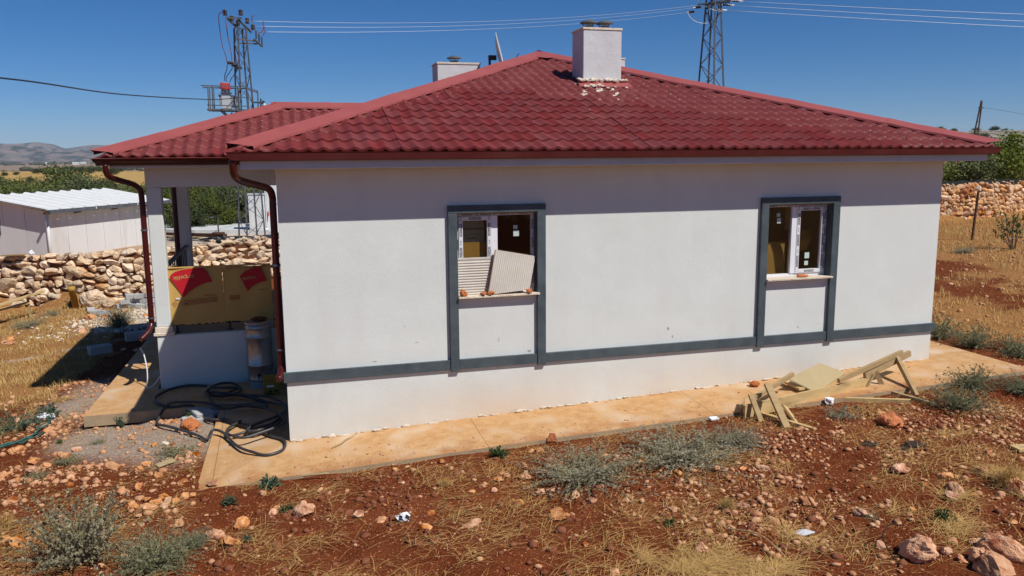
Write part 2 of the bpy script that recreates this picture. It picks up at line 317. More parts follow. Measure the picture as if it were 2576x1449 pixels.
# ------------------------------------------------------------------ terrain
def wall_y(x): return np.interp(x, [-15, -7.8, -5.5, -3.5, 0, 3, 20, 25.4, 30, 40], [15.6, 15.5, 14.7, 14.4, 15.0, 15.5, 16.4, 16.3, 16.1, 16.5])
def base(x): return np.interp(x, [-60, -15, -6, -4, -1.5, 0, 10, 25, 60], [-1.1, -.8, -.44, -.30, -.125, -.11, .21, .9, 1.6])
def ground_smooth(x, y):
    x = np.asarray(x, float); y = np.asarray(y, float); z = base(x); d = np.hypot(x, y+10.61); a = np.arctan2(x, y+10.61)
    zl = np.interp(d, [25, 31, 42, 55, 70, 100, 140, 180, 230, 260, 350, 600, 1500, 3000, 7000], [.8, .38, .3, .2, -.4, -1.2, -.5, .4, .65, .4, -2.5, -5, -6, -6, -10])
    zr = np.interp(d, [25, 33, 45, 80, 150, 270, 400, 3000], [2.0, 2.05, 2.2, 3.4, 5.5, 9.6, 10, 9])
    h = smooth((a-.35)/.25); t = smooth((y-wall_y(x)-.05)/.5)
    return z*(1-t)+(zl*(1-h)+zr*h)*t
def in_slab(x, y):
    return ((x > -1.02) & (x < 11.05) & (y > -1.0)) & (y < 11) | ((x > -2.79) & (x < 0) & (y > 2.0) & (y < 9))
def ground(x, y):
    x = np.asarray(x, float); y = np.asarray(y, float); z = ground_smooth(x, y)
    near = np.clip(1-(np.hypot(x-2, y-2)-14)/20, .15, 1); big = np.clip((np.hypot(x, y+10)-60)/200, 0, 1)
    k = np.clip(1-np.exp(-np.maximum(-1.05-y, 0)/.5), .3, 1)
    z = z+((fbm(x, y, 1.1, 3, 3)-.44)*.13*k+(fbm(x, y, .26, 4, 5)-.44)*.085*(.35+.65*k)+np.maximum(fbm(x, y, .5, 3, 15)-.5, 0)*.16*k)*near+(fbm(x, y, 60, 3, 8)-.44)*2.2*big
    return np.where(in_slab(x, y), z-.18, z)
def dense(a, b, st, far, g, lo=None):
    c = list(np.arange(a, b, st)); s = st; q = b
    while q < far: c.append(q); s *= g; q += s
    s = st; q = a-st; lo = -far if lo is None else lo
    while q > lo: c.insert(0, q); s *= g; q -= s
    return np.array(c)
gx = dense(-6, 10.5, .055, 6500, 1.055); gy = dense(-5.6, 2.2, .05, 6500, 1.055, -60)
GX, GY = np.meshgrid(gx, gy, indexing='ij'); GZ = ground(GX, GY)
def straw_w(x, y):
    n = fbm(x, y, 1.3, 4, 21); n2 = fbm(x, y, .35, 3, 31)
    reg = .16-.10*np.exp(-((x-1.2)/2.6)**2-((y+2.0)/1.0)**2)
    reg = np.maximum(reg, smooth((-2.9-y)/1.4)*.31*smooth((x+3)/3)); reg = np.maximum(reg, smooth((x-4.2)/2.5)*smooth((-1.5-y)/1.2)*.29)
    reg = np.maximum(reg, smooth((-3.0-x)/1.2)*smooth((y-3.2)/2)*.95); reg = np.maximum(reg, smooth((-2.4-x)/1.5)*.42); reg = np.maximum(reg, smooth((x-10.8)/2)*.66)
    reg = np.maximum(reg, smooth((x-17)/2.5)*.9); reg = reg*np.where((x > 12) & (x < 18) & (y > 2.5), .8, 1)
    return np.clip(smooth((n*.7+n2*.55+reg*1.05-.93)/.34), 0, 1)
SW = straw_w(GX, GY)
blob = lambda cx, cy, r: np.exp(-(((GX-cx)/r)**2+((GY-cy)/r)**2))
GRV = np.clip(1.25*blob(-1.7, 1.25, .85)+.8*blob(-2.6, 1.5, .7)+.5*blob(-1.4, .2, .6)+.75*blob(-3.2, 3.3, .8)+.6*blob(-3.0, 4.6, .8), 0, 1)
PALE = np.clip(1.4*blob(-2.9, 11.0, 1.1)+1.2*blob(-2.3, 12.8, 1.2)+.9*blob(-4.0, 12.0, .8)+.5*blob(-3.9, 10.2, .5)+.8*np.exp(-((GY-7.9-.35*(GX+5))/.22)**2)*(GX < -3.2)*(GX > -9)*.6, 0, 1)
dd = np.hypot(GX, GY+10.61); ang = np.arctan2(GX, GY+10.61)
t_up = smooth((GY-wall_y(GX)-.3)/.6)*(ang < .5)
PALE = np.maximum(PALE, t_up*(dd < 44)*np.clip(1.1-np.abs(GX+.5)/7, 0, 1)*.95)
FIELD = smooth((dd-105)/25)*smooth((330-dd)/60)*smooth((.33-ang)/.1)
PLAIN = smooth((dd-270)/60)
HILL = smooth((ang-.5)/.12)*smooth((dd-60)/60)
V = np.stack([GX, GY, GZ], -1).reshape(-1, 3); ni, nj = GX.shape
ii = (np.arange(ni-1)[:, None]*nj+np.arange(nj-1)[None, :]).ravel()
F = np.stack([ii, ii+nj, ii+nj+1, ii+1], -1)
gm = np_mesh('ground', V, F); set_smooth(gm)
for nm, A in (('straw', SW), ('gravel', GRV), ('pale', PALE), ('field', FIELD), ('plain', PLAIN), ('hill', HILL)):
    at = gm.attributes.new(nm, 'FLOAT', 'POINT'); at.data.foreach_set('value', A.astype(np.float32).ravel())
def soil_material():
    m = mat('red_soil', (.108, .0235, .0075), (.165, .042, .0145), scale=3.2, rough=1, bump=.03, bscale=34, spec=.05, c3=(.175, .052, .019), s3=1.1, t3=(.45, .7), detail=9)
    n = m.node_tree.nodes; L = m.node_tree.links.new; cs = color_socket(m); g = n.new('ShaderNodeNewGeometry')
    def layer(attr, ca, cb, sc, lo, hi, sharp=.12, det=8):
        a = n.new('ShaderNodeAttribute'); a.attribute_name = attr
        no = n.new('ShaderNodeTexNoise'); no.inputs['Scale'].default_value = sc; no.inputs['Detail'].default_value = det; no.inputs['Roughness'].default_value = .7; L(g.outputs['Position'], no.inputs[0])
        ad = n.new('ShaderNodeMath'); ad.operation = 'MULTIPLY_ADD'; ad.inputs[1].default_value = 1.0; L(a.outputs['Fac'], ad.inputs[0]); L(no.outputs[0], ad.inputs[2])
        r = n.new('ShaderNodeMapRange'); r.inputs[1].default_value = lo; r.inputs[2].default_value = hi; L(ad.outputs[0], r.inputs[0])
        c = n.new('ShaderNodeTexNoise'); c.inputs['Scale'].default_value = sc*2.3; c.inputs['Detail'].default_value = 6; L(g.outputs['Position'], c.inputs[0])
        cr = n.new('ShaderNodeMapRange'); cr.inputs[1].default_value = .35; cr.inputs[2].default_value = .65; L(c.outputs[0], cr.inputs[0])
        mc = n.new('ShaderNodeMix'); mc.data_type = 'RGBA'; mc.inputs[6].default_value = (*ca, 1); mc.inputs[7].default_value = (*cb, 1); L(cr.outputs[0], mc.inputs[0])
        mx = n.new('ShaderNodeMix'); mx.data_type = 'RGBA'; old = cs.links[0].from_socket; L(r.outputs[0], mx.inputs[0]); L(old, mx.inputs[6]); L(mc.outputs[2], mx.inputs[7]); L(mx.outputs[2], cs)
    layer('straw', (.42, .24, .085), (.25, .095, .032), 11, .74, 1.4)
    layer('gravel', (.40, .33, .26), (.30, .22, .16), 12, .75, 1.2)
    layer('pale', (.62, .55, .45), (.48, .38, .28), 6, .7, 1.15)
    layer('field', (.46, .31, .115), (.40, .26, .09), .03, .7, 1.1)
    layer('plain', (.30, .22, .155), (.22, .17, .12), .004, .8, 1.1)
    layer('hill', (.33, .27, .20), (.13, .12, .085), .11, .85, 1.15)
    return m
MT['soil'] = soil_material()
speckle(MT['soil'], (.46, .21, .095), 34, .84, .94); speckle(MT['soil'], (.33, .12, .045), 55, .62, .85); speckle(MT['soil'], (.06, .018, .008), 45, .86, .95)
GROUND = kind(link('ground', gm, MT['soil']), 'structure')

# far mountains: two ridges with noise relief
def prof(a, xs, ys): return np.interp(a, xs, ys)
ma = np.linspace(-1.1, .5, 420); md = np.concatenate([np.linspace(2600, 3850, 12), np.linspace(3880, 4600, 40), np.linspace(4650, 5500, 10), np.linspace(5530, 6200, 36), np.linspace(6300, 7400, 8)])
A, Dm = np.meshgrid(ma, md, indexing='ij'); X = Dm*np.sin(A); Y = Dm*np.cos(A)-10.61
back = prof(A, [-1.1, -.8, -.5, -.36, -.2945, -.279, -.262, -.2545, -.2385, -.228, -.216, -.1965, -.1831, -.169, -.14, -.05, .1, .3, .5], [60, 95, 80, 90, 100, 107, 108, 115, 117, 104, 74, 99, 100, 97, 79, 90, 75, 95, 60])
front = prof(A, [-1.1, -.6, -.4, -.29, -.258, -.24, -.223, -.195, -.17, -.1, 0, .2, .5], [40, 55, 45, 61, 66, 57, 47, 52, 50, 44, 50, 40, 30])
rel = fbm(X, Y, 900, 5, 40)-.46; rid = np.abs(fbm(X, Y, 520, 4, 44)-.47)
hf = np.where(Dm < 4500, smooth((Dm-3850)/650)**1.25, 1-smooth((Dm-4500)/700)*.55)*front
hb = np.where(Dm < 6000, smooth((Dm-5500)/500), 1-smooth((Dm-6000)/1400))*back
edge = smooth((Dm-3850)/400)
Z = -9+np.maximum(hf+6, hb+9)*1.0+rel*62*edge*(np.abs(Dm-4500) > 150)*(np.abs(Dm-6000) > 250)+(rid-.1)*75*edge*.9+(fbm(X, Y, 160, 4, 48)-.46)*26*edge
Z[:, 0] = -14
nA, nD = A.shape; ii = (np.arange(nA-1)[:, None]*nD+np.arange(nD-1)[None, :]).ravel()
MT['mountain'] = mat('mountain_rock', (.23, .165, .13), (.10, .088, .07), scale=.02, rough=1, c3=(.022, .028, .018), s3=.016, t3=(.47, .57), detail=10, stretch=(1, .45, 1.6))
kind(link('mountains', np_mesh('mountains', np.stack([X, Y, Z], -1).reshape(-1, 3), np.stack([ii, ii+nD, ii+nD+1, ii+1], -1)), MT['mountain']), 'structure')

# ------------------------------------------------------------------ concrete apron round the house
def az(x, y): return .033*x-.05*max(0, -y)-.03*max(0, -x)
def slab(name, poly, parent, th=.16, zf=az, m='concrete'):
    mb = MB(); n = len(poly); top = [(x, y, zf(x, y)) for x, y in poly]
    mb.add(top+[(x, y, z-th) for x, y, z in top], [tuple(range(n)), tuple(range(2*n-1, n-1, -1))]+[(i, n+i, n+(i+1) % n, (i+1) % n) for i in range(n)])
    o = mb.build(name, MT[m], parent); o.data.materials.append(MT['slab_side'])
    for p in o.data.polygons: p.material_index = 0 if abs(p.normal.z) > .5 else 1
    return o
ap = bpy.data.objects.new('pavement', None); COL.objects.link(ap); kind(ap, 'structure'); ap.location = (0, -1, 0)
cuts = [-1.07, 2.4, 5.6, 8.6, 11.1]
slab('slab', [(-.90, -1.04), (2.4, -1.06), (2.4, .02), (0, .02), (-.90, -.875)], ap)
for a, b in ((2.405, 5.6), (5.605, 8.6)): slab('slab', [(a, -1.06), (b, -1.06), (b, .02), (a, .02)], ap)
slab('slab', [(8.605, -1.06), (11.1, -1.02), (11.1, 10), (10.05, 10), (10.05, .02), (8.605, .02)], ap)
slab('slab', [(-.90, -.868), (-.004, .02), (-.004, 1.96), (-.90, 1.96)], ap)
slab('edging', [(-1.07, -1.05), (-.906, -1.045), (-.906, 1.96), (-.99, 1.96)], ap)
pz = lambda x, y: -.0+.01*max(0, y-4)
slab('slab', [(-2.84, 1.965), (-.004, 1.965), (-.004, 3.18), (-2.0, 3.18)], ap, zf=pz)
slab('slab', [(-2.84, 1.972), (-2.0, 3.187), (-2.0, 9), (-2.62, 9)], ap, zf=pz)
# mortar crumbs squeezed out along the wall foot
mb = MB()
for i in range(230):
    x = RNG.uniform(.02, 10) if i % 2 else 1.3*(i % 15)/2+RNG.normal()*.22; x = min(max(x, .03), 10); s = .006+.034*RNG.random()**2.5; y = -RNG.uniform(0.0, .045); z = .033*x+RNG.uniform(-.005, .02)
    bm = bmesh.new(); bmesh.ops.create_icosphere(bm, subdivisions=1, radius=1)
    for q in bm.verts: q.co = Vector((x+q.co.x*s*RNG.uniform(1, 2.4), y+q.co.y*s*.6, z+q.co.z*s*.5))*1.0
    mb.bm(bm)
kind(mb.build('mortar_crumbs', MT['rock_white'], ap), 'stuff')

# ------------------------------------------------------------------ the house
H = thing('house', 'unfinished single storey white rendered house under a dark red tiled hip roof', 'house', (5, 5, 0))
W, HT = 10.08, 3.51
WIN = [(2.265, 3.375), (6.961, 8.071)]; ZS, ZH = 1.78, 2.90; TH = .25
xs = [0, WIN[0][0], WIN[0][1], WIN[1][0], WIN[1][1], W]
mb = MB()
mb.box(0, W, 0, TH, -.15, ZS); mb.box(0, W, 0, TH, ZH, HT)
for a, b in ((0, WIN[0][0]), (WIN[0][1], WIN[1][0]), (WIN[1][1], W)): mb.box(a, b, 0, TH, ZS, ZH)
mb.box(0, .22, TH, 10, -.15, HT); mb.box(W-.22, W, TH, 10, -.15, HT); mb.box(.22, W-.22, 9.78, 10, -.15, HT)
mb.build('wall', MT['stucco'], H)
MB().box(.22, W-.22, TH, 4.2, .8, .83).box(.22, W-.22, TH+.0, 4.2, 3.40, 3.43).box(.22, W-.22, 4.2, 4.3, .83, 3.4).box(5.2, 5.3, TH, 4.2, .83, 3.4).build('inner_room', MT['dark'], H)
MB().box(-.40, 10.50, -.42, 10.5, HT+.002, 3.62, .006).build('eave_slab', MT['plaster'], H)
# dado band, butting against the window posts
ZB = .925
for a, b in ((-.04, 2.143), (2.268, 3.372), (3.495, 6.838), (6.964, 8.068), (8.193, 10.12)):
    mb = MB(); mb.box(a, b, -.04, -.001, .79, ZB, .004)
    if a < 0: mb.box(-.04, -.001, .0, .5, .79, ZB)
    if b > 10.1: mb.box(10.081, 10.12, .0, 9, .79, ZB)
    mb.build('dado_band', MT['slate'], H)

TXT = {}
def text_mesh(s, bold=.0):
    if (s, bold) not in TXT:
        c = bpy.data.curves.new('lettering', 'FONT'); c.body = s; c.size = 1; c.align_x = 'CENTER'; c.align_y = 'CENTER'; c.offset = bold; c.resolution_u = 3
        o = bpy.data.objects.new('lettering', c); COL.objects.link(o); bpy.context.view_layer.update()
        me = bpy.data.meshes.new_from_object(o.evaluated_get(bpy.context.evaluated_depsgraph_get())); bpy.data.objects.remove(o)
        V = np.array([v.co for v in me.vertices]); TXT[(s, bold)] = (V, [list(p.vertices) for p in me.polygons], V[:, 0].max()-V[:, 0].min(), V[:, 1].max()-V[:, 1].min())
    return TXT[(s, bold)]
def lettering(mb, s, c, width, height, ex, ey, bold=.0):
    V, F, w0, h0 = text_mesh(s, bold); ex = np.asarray(ex, float); ey = np.asarray(ey, float)
    mb.add(np.asarray(c)+V[:, :1]*(width/w0)*ex+V[:, 1:2]*(height/h0)*ey, F)

def film_print(win, x0, x1, z0, z1, y, vertical, n, up=1, name='film_strip'):
    """white protective film along a profile with black word blocks"""
    st = MB().box(x0, x1, y-.0015, y, z0, z1).build(name, MT['film'], win)
    bl = MB(); tx = MB(); fine = MB()
    for i in range(n):
        t = (i+.5)/n
        if vertical:
            zc = z0+(z1-z0)*t; h = min(.17, (z1-z0)/n*.55); wd = (x1-x0)*.74; xc = (x0+x1)/2
            bl.box(xc-wd/2, xc+wd/2, y-.0028, y-.0016, zc-h/2, zc+h/2)
            lettering(tx, 'FIRATPEN', (xc, y-.0034, zc), h*.92, wd*.62, (0, 0, up), (-up, 0, 0), .02)
            zz = zc+(z1-z0)/n*.5
            for k in range(3): fine.box(xc-wd*.3, xc+wd*.3, y-.0028, y-.0016, zz-.03+k*.02, zz-.024+k*.02)
        else:
            xc = x0+(x1-x0)*t; h = min(.17, (x1-x0)/n*.6); wd = (z1-z0)*.74; zc = (z0+z1)/2
            bl.box(xc-h/2, xc+h/2, y-.0028, y-.0016, zc-wd/2, zc+wd/2)
            lettering(tx, 'FIRATPEN', (xc, y-.0034, zc), h*.92, wd*.62, (up, 0, 0), (0, 0, up), .02)
            xx = xc+(x1-x0)/n*.5
            if xx < x1-.03:
                for k in range(2): fine.box(xx-.03, xx+.03, y-.0028, y-.0016, zc-.012+k*.014, zc-.007+k*.014)
    if fine.n: bl.v += fine.v; bl.f += [tuple(i+bl.n for i in q) for q in fine.f]; bl.n += fine.n
    bl.build('print_block', MT['black'], win); tx.build('lettering', MT['paperwhite'], win)

def window(i):
    a, b = WIN[i]; y0, y1 = .10, .165
    mb = MB(); fw = .045
    mb.box(a, a+fw, y0, y1, ZS+.015, ZH); mb.box(b-fw, b, y0, y1, ZS+.015, ZH); mb.box(a+fw, b-fw, y0, y1, ZH-fw, ZH); mb.box(a+fw, b-fw, y0, y1, ZS+.015, ZS+.015+fw)
    win = mb.build('window', MT['pvc'], H)
    # stone sill
    MB().box(a-.004, b+.02, -.10, y0-.002, ZS-.012, ZS+.014, .003).build('sill', MT['rock_white'], win)
    # dark lining of the opening sides and head
    for q in (a, b-.006): MB().box(q, q+.006, 0, y0-.002, ZS+.016, ZH-.001).build('reveal', MT['slate'], win)
    MB().box(a+.007, b-.007, .002, y0-.002, ZH-.012, ZH-.001).build('reveal_head', MT['wood_old'], win)
    mid0, mid1 = (a+.50, a+.585) if i == 0 else (a+.49, a+.575)
    MB().box(mid0, mid1, y0-.012, y1, ZS+.062, ZH-.047).build('mullion', MT['pvc'], win)
    s0, s1 = (a+fw+.003, mid0-.003) if i == 0 else (mid1+.003, b-fw-.003)
    zs0, zs1 = ZS+.064, ZH-.05; sw = .055; ys = y0-.018
    mb = MB(); mb.box(s0, s0+sw, ys, y1-.02, zs0, zs1); mb.box(s1-sw, s1, ys, y1-.02, zs0, zs1); mb.box(s0+sw, s1-sw, ys, y1-.02, zs0, zs0+sw); mb.box(s0+sw, s1-sw, ys, y1-.02, zs1-sw, zs1)
    mb.build('sash', MT['pvc'], win)
    film_print(win, s0+.006, s0+sw-.006, zs0+.02, zs1-.02, ys-.001, True, 3, 1)
    film_print(win, s1-sw+.006, s1-.006, zs0+.02, zs1-.02, ys-.001, True, 3, -1)
    film_print(win, s0+sw, s1-sw, zs1-sw+.006, zs1-.006, ys-.001, False, 1 if i == 0 else 2, 1)
    film_print(win, s0+sw, s1-sw, zs0+.006, zs0+sw-.006, ys-.001, False, 1, -1)
    film_print(win, b-fw+.004, b-.008, zs0, zs1, y0-.001, True, 4, -1)
    if i == 0: film_print(win, a+.008, a+fw-.004, zs0, zs1, y0-.001, True, 4, 1)
    film_print(win, a+fw, b-fw, ZH-fw+.006, ZH-.014, y0-.001, False, 4, 1)
    f0, f1 = (mid1, b-fw) if i == 0 else (a+fw, mid0)
    MB().box(s0+sw, s1-sw, .118, .122, zs0+sw, zs1-sw).build('pane', MT['glass'], win)
    MB().box(f0, f1, .128, .132, ZS+.06, ZH-fw).build('pane', MT['glass'], win)
    # paper stickers left on the panes
    for q in ([(f0+.235, f0+.295, .124, .1275, 2.66, 2.71), (f0+.235, f0+.315, .124, .1275, 2.56, 2.64)] if i == 0 else [(s0+.18, s0+.26, .114, .1175, 2.06, 2.15), (s0+.18, s0+.245, .114, .1175, 1.955, 2.02), (f0+.20, f0+.26, .124, .1275, 2.71, 2.76), (f0+.21, f0+.275, .124, .1275, 2.61, 2.69)]):
        MB().box(*q).build('sticker', MT['paper_green'], win)
    return win
MT['paper_green'] = mat('pale_green_paper', (.50, .60, .54), rough=.8)
for x, z, a_, b_ in [(5.39, 1.14, .018, .028), (5.46, 1.02, .013, .022), (1.54, 1.43, .008, .010), (1.70, 1.20, .025, .006), (1.13, .98, .03, .008), (2.83, 1.16, .005, .035), (3.27, .965, .03, .02), (7.58, 1.02, .010, .014), (7.94, 1.05, .012, .006)]:
    n_ = 9; MB().prism([(math.cos(k*2*PI/n_)*a_*RNG.uniform(.6, 1.2), math.sin(k*2*PI/n_)*b_*RNG.uniform(.6, 1.2)) for k in range(n_)], (x, -.0005, z), (1, 0, 0), (0, 0, 1), (0, -1, 0), .002).build('paint_chip', MT['grey_concrete'], H)
for i in range(2): window(i)
for i in range(2):
    x0 = 2.143+4.696*i
    t = MB().box(x0, x0+1.352, -.055, -.001, 2.902, 3.008, .004).build('window_trim', MT['slate'], H)
    MB().box(x0, x0+.122, -.055, -.001, .765, 2.900, .004).build('post', MT['slate'], t)
    MB().box(x0+1.230, x0+1.352, -.055, -.001, .765, 2.900, .004).build('post', MT['slate'], t)

# ------------------------------------------------------------------ roof
RS = .33; AL = math.atan(RS); CA, SA = math.cos(AL), math.sin(AL)
ze = 3.70
mb = MB(); zr = ze+RS*5.595
mb.add([(-.54, -.54, ze), (10.65, -.54, ze), (10.65, 10.66, ze), (-.54, 10.66, ze), (5.055, 5.055, zr), (5.055, 5.065, zr),
        (-.5, -.5, 3.621), (10.6, -.5, 3.621), (10.6, 10.6, 3.621), (-.5, 10.6, 3.621)],
       [(0, 1, 4), (1, 2, 5, 4), (2, 3, 5), (3, 0, 4, 5), (0, 6, 7, 1), (1, 7, 8, 2), (2, 8, 9, 3), (3, 9, 6, 0)])
# porch roof: hip end to the west, running into the main roof
zp = 3.66; zpr = zp+RS*2.62; xr = -.54+2.62
mb.add([(-2.57, 2.65, zp), (-2.57, 7.89, zp), (.05, 5.27, zpr), (xr, 5.27, zpr), (-.54, 2.65, zp), (-.54, 7.89, zp)], [(0, 4, 3, 2), (0, 2, 1), (1, 2, 3, 5)])
ROOF = mb.build('roof', MT['tile'], H)
MB().box(-2.50, -.40, 2.70, 7.84, 3.574, zp-.004).build('roof_deck', MT['gutter'], H)
TW, TL = .183, .35
def tile_mesh():
    us = np.linspace(0, 1, 9); rows = [(0, -.010, 0), (0, .024, 0), (.10, .018, 0), (TL+.012, .0015, 0)]; V = []
    for v, dn, _ in rows:
        for u in us:
            cw = (.5+.5*math.cos(2*PI*u))**1.25
            V.append((u*TW, v-(.012*cw if v < .05 else 0), .034*cw+dn))
    F = [(r*9+k, r*9+k+1, (r+1)*9+k+1, (r+1)*9+k) for r in range(3) for k in range(8)]
    return V, F
TV, TF = tile_mesh(); TILE = bpy.data.meshes.new('roof_tile'); TILE.from_pydata(TV, [], TF); TILE.update(); set_smooth(TILE); TILE.materials.append(MT['tile'])
try: TILE.set_sharp_from_angle(angle=math.radians(40))
except Exception: pass
tiles = []
def lay(E, u0, u1, nrows, clips):
    """E eave origin; u along x; rows up the slope; clips (a,b,c): keep a*u+b*v<=c"""
    for r in range(nrows):
        for k in range(int((u1-u0)/TW)+1):
            u = u0+k*TW; v = r*TL
            cs = [(u+du, v+dv) for du in (0, TW) for dv in (0, TL)]
            st = [[a*p+b*q-c for p, q in cs] for a, b, c in clips]
            if any(min(s) >= 0 for s in st): continue
            o = np.array(E)+np.array([u, v*CA, v*SA]); cut = [cl for cl, s in zip(clips, st) if max(s) > 0]
            tiles.append((o, u, v, cut))
E0 = (0, -.525, ze+.015)
lay(E0, -.53, 10.60, 17, [(-1, CA, .525-.12), (1, CA, 10.65-.54+.525-.12)])
n_main = len(tiles)
E1 = (0, 2.665, zp+.015)
lay(E1, -2.56, 2.1, 8, [(-1, CA, 2.57-.12), (1, -CA, -.54-.10), (0, 1, 2.66/CA)])
def tile_piece(o, u, v, cut):
    bm = bmesh.new(); vs = [bm.verts.new(q) for q in TV]
    for f in TF: bm.faces.new([vs[i] for i in f])
    for a, b, c in cut:
        nrm = Vector((a, b, 0)); k = c-(a*u+b*v)
        p = nrm*(k/nrm.length_squared); bmesh.ops.bisect_plane(bm, geom=bm.verts[:]+bm.edges[:]+bm.faces[:], plane_co=p, plane_no=nrm, clear_outer=True)
    if not bm.faces: bm.free(); return None
    bm.verts.index_update(); V = np.array([q.co for q in bm.verts]); F = [[q.index for q in f.verts] for f in bm.faces]; bm.free(); return V, F
order = sorted(range(len(tiles)), key=lambda i: np.linalg.norm(tiles[i][0]-CAM))
rest = MB(); RM = np.array([[1, 0, 0], [0, CA, -SA], [0, SA, CA]]); wl = wloc(ROOF)
cnt = 0; SHEET = RNG.uniform(-1, 1, (97, 3))
for i in order:
    o, u, v, cut = tiles[i]; pc = (np.array(TV), TF) if not cut else tile_piece(o, u, v, cut)
    if pc is None: continue
    sh_ = SHEET[(int((u+3)/(6*TW))*7+int(v/2.1)) % 97]; jig = (RNG.random(3)-.5)*(.005, .005, .003)+np.array([sh_[0]*.006, sh_[1]*.014, sh_[2]*.006])
    if cnt < 300:
        if cut:
            me = bpy.data.meshes.new('roof_tile'); me.from_pydata(pc[0].tolist(), [], pc[1]); me.update(); set_smooth(me); me.materials.append(MT['tile'])
        else: me = TILE
        t = link('roof_tile', me, None, ROOF, tuple(o+jig-wl), (AL+RNG.normal()*.004, RNG.normal()*.004, 0)); cnt += 1
    else: rest.add(pc[0] @ RM.T+o+jig, pc[1])
kind(rest.build('roof_tile_field', MT['tile'], ROOF, True), 'stuff')
# white screw heads
mb = MB()
for i in range(0, len(tiles), 11):
    o, u, v, cut = tiles[i]
    if not cut: p = o+RM @ np.array([.0, .03, .052]); mb.box(p[0]-.006, p[0]+.006, p[1]-.006, p[1]+.006, p[2]-.006, p[2]+.004)
kind(mb.build('screw', MT['paperwhite'], ROOF), 'stuff')

def hip_cap(P0, P1, dA, dB, n, hw=.205, lift=.095, ov=.03):
    """folded sheet strips along a hip; dA,dB plan directions to either side with their slopes (dx,dy,dz per metre)"""
    P0 = np.array(P0); P1 = np.array(P1)
    for i in range(n):
        a = P0+(P1-P0)*(i/n); b = P0+(P1-P0)*((i+1)/n)+(P1-P0)/np.linalg.norm(P1-P0)*ov; mb = MB(); V = []
        m = 4
        for j in range(m+1):
            p = a+(b-a)*j/m; l = lift+.006*(j/m if i % 2 else 1-j/m)+RNG.normal()*.002; w1 = hw+RNG.normal()*.006; w2 = hw+RNG.normal()*.006
            if j == m and i < n-1: l += .006
            hd = (P1-P0)/np.linalg.norm(P1-P0)*(.97 if (i == 0 and j == 0 and abs(dA[0]) > .1 and abs(dA[1]) > .1) else 0)
            V += [p+hd*w1+np.array(dA)*w1+(0, 0, l-.045), p+hd*w1+np.array(dA)*(w1-.004)+(0, 0, l-.014), p+(0, 0, l+.022), p+hd*w2+np.array(dB)*(w2-.004)+(0, 0, l-.014), p+hd*w2+np.array(dB)*w2+(0, 0, l-.045)]
        F = [(j*5+k, j*5+k+1, (j+1)*5+k+1, (j+1)*5+k) for j in range(m) for k in range(4)]
        mb.add(V, F).build('hip_cap', MT['cap'], ROOF)
s2 = .7071
hip_cap((-.53, -.53, ze+.0), (5.05, 5.06, zr), (s2, -s2, -RS*s2), (-s2, s2, -RS*s2), 5)
hip_cap((10.64, -.53, ze+.0), (5.06, 5.06, zr), (-s2, -s2, -RS*s2), (s2, s2, -RS*s2), 5)
hip_cap((10.64, 10.65, ze), (5.06, 5.07, zr), (-s2, s2, -RS*s2), (s2, -s2, -RS*s2), 4)
hip_cap((-.53, 10.65, ze), (5.05, 5.07, zr), (s2, s2, -RS*s2), (-s2, -s2, -RS*s2), 4)
hip_cap((-2.58, 2.64, zp), (.06, 5.28, zpr), (s2, -s2, -RS*s2), (-s2, s2, -RS*s2), 3, .22)
hip_cap((-.02, 5.27, zpr+.012), (xr, 5.27, zpr+.012), (0, -1, -RS), (0, 1, -RS), 2, .18)
hip_cap((-2.58, 7.90, zp), (.06, 5.26, zpr), (s2, s2, -RS*s2), (-s2, -s2, -RS*s2), 2)
# apex cover plate
MB().add([(4.78, 4.70, zr-.03), (5.05, 5.055, zr+.115), (5.33, 4.70, zr-.03), (5.36, 5.4, zr-.03), (4.75, 5.4, zr-.03), (5.05, 4.55, zr-.075)], [(0, 5, 1), (5, 2, 1), (2, 3, 1), (3, 4, 1), (4, 0, 1)]).build('apex_cap', MT['cap'], ROOF)

def gutter(p0, p1, out, zt, name='gutter'):
    """sheet gutter from p0 to p1 (plan) with outward direction out"""
    prof_ = [(0, zt-.10), (.055, zt-.103), (.070, zt-.085), (.072, zt-.062), (.098, zt-.040), (.104, zt-.012), (.122, zt-.008), (.124, zt), (.112, zt+.002), (.108, zt-.006), (.094, zt-.012), (.088, zt-.036), (.062, zt-.058), (.058, zt-.08), (.052, zt-.096), (.006, zt-.094), (.006, zt), (0, zt)]
    o = np.array([out[0], out[1], 0.]); mb = MB(); n = len(prof_); V = []
    L_ = np.array([p1[0]-p0[0], p1[1]-p0[1], 0.]); Lh = L_/np.linalg.norm(L_)
    for e, p in ((0, p0), (1, p1)):
        for a, z in prof_: V.append(np.array([p[0], p[1], z])+o*a+Lh*(a*(1 if e else -1)))
    mb.add(V, [(i, n+i, n+(i+1) % n, (i+1) % n) for i in range(n)]+[tuple(range(n)), tuple(range(2*n-1, n-1, -1))])
    return mb.build(name, MT['gutter'], H)
gutter((-.42, -.422), (10.52, -.422), (0, -1), 3.715); gutter((-.422, 2.66), (-.422, -.42), (-1, 0), 3.715); gutter((10.522, -.42), (10.522, 10.5), (1, 0), 3.715)
gutter((-2.46, 2.768), (-.56, 2.768), (0, -1), 3.655); gutter((-2.462, 7.8), (-2.462, 2.77), (-1, 0), 3.655)

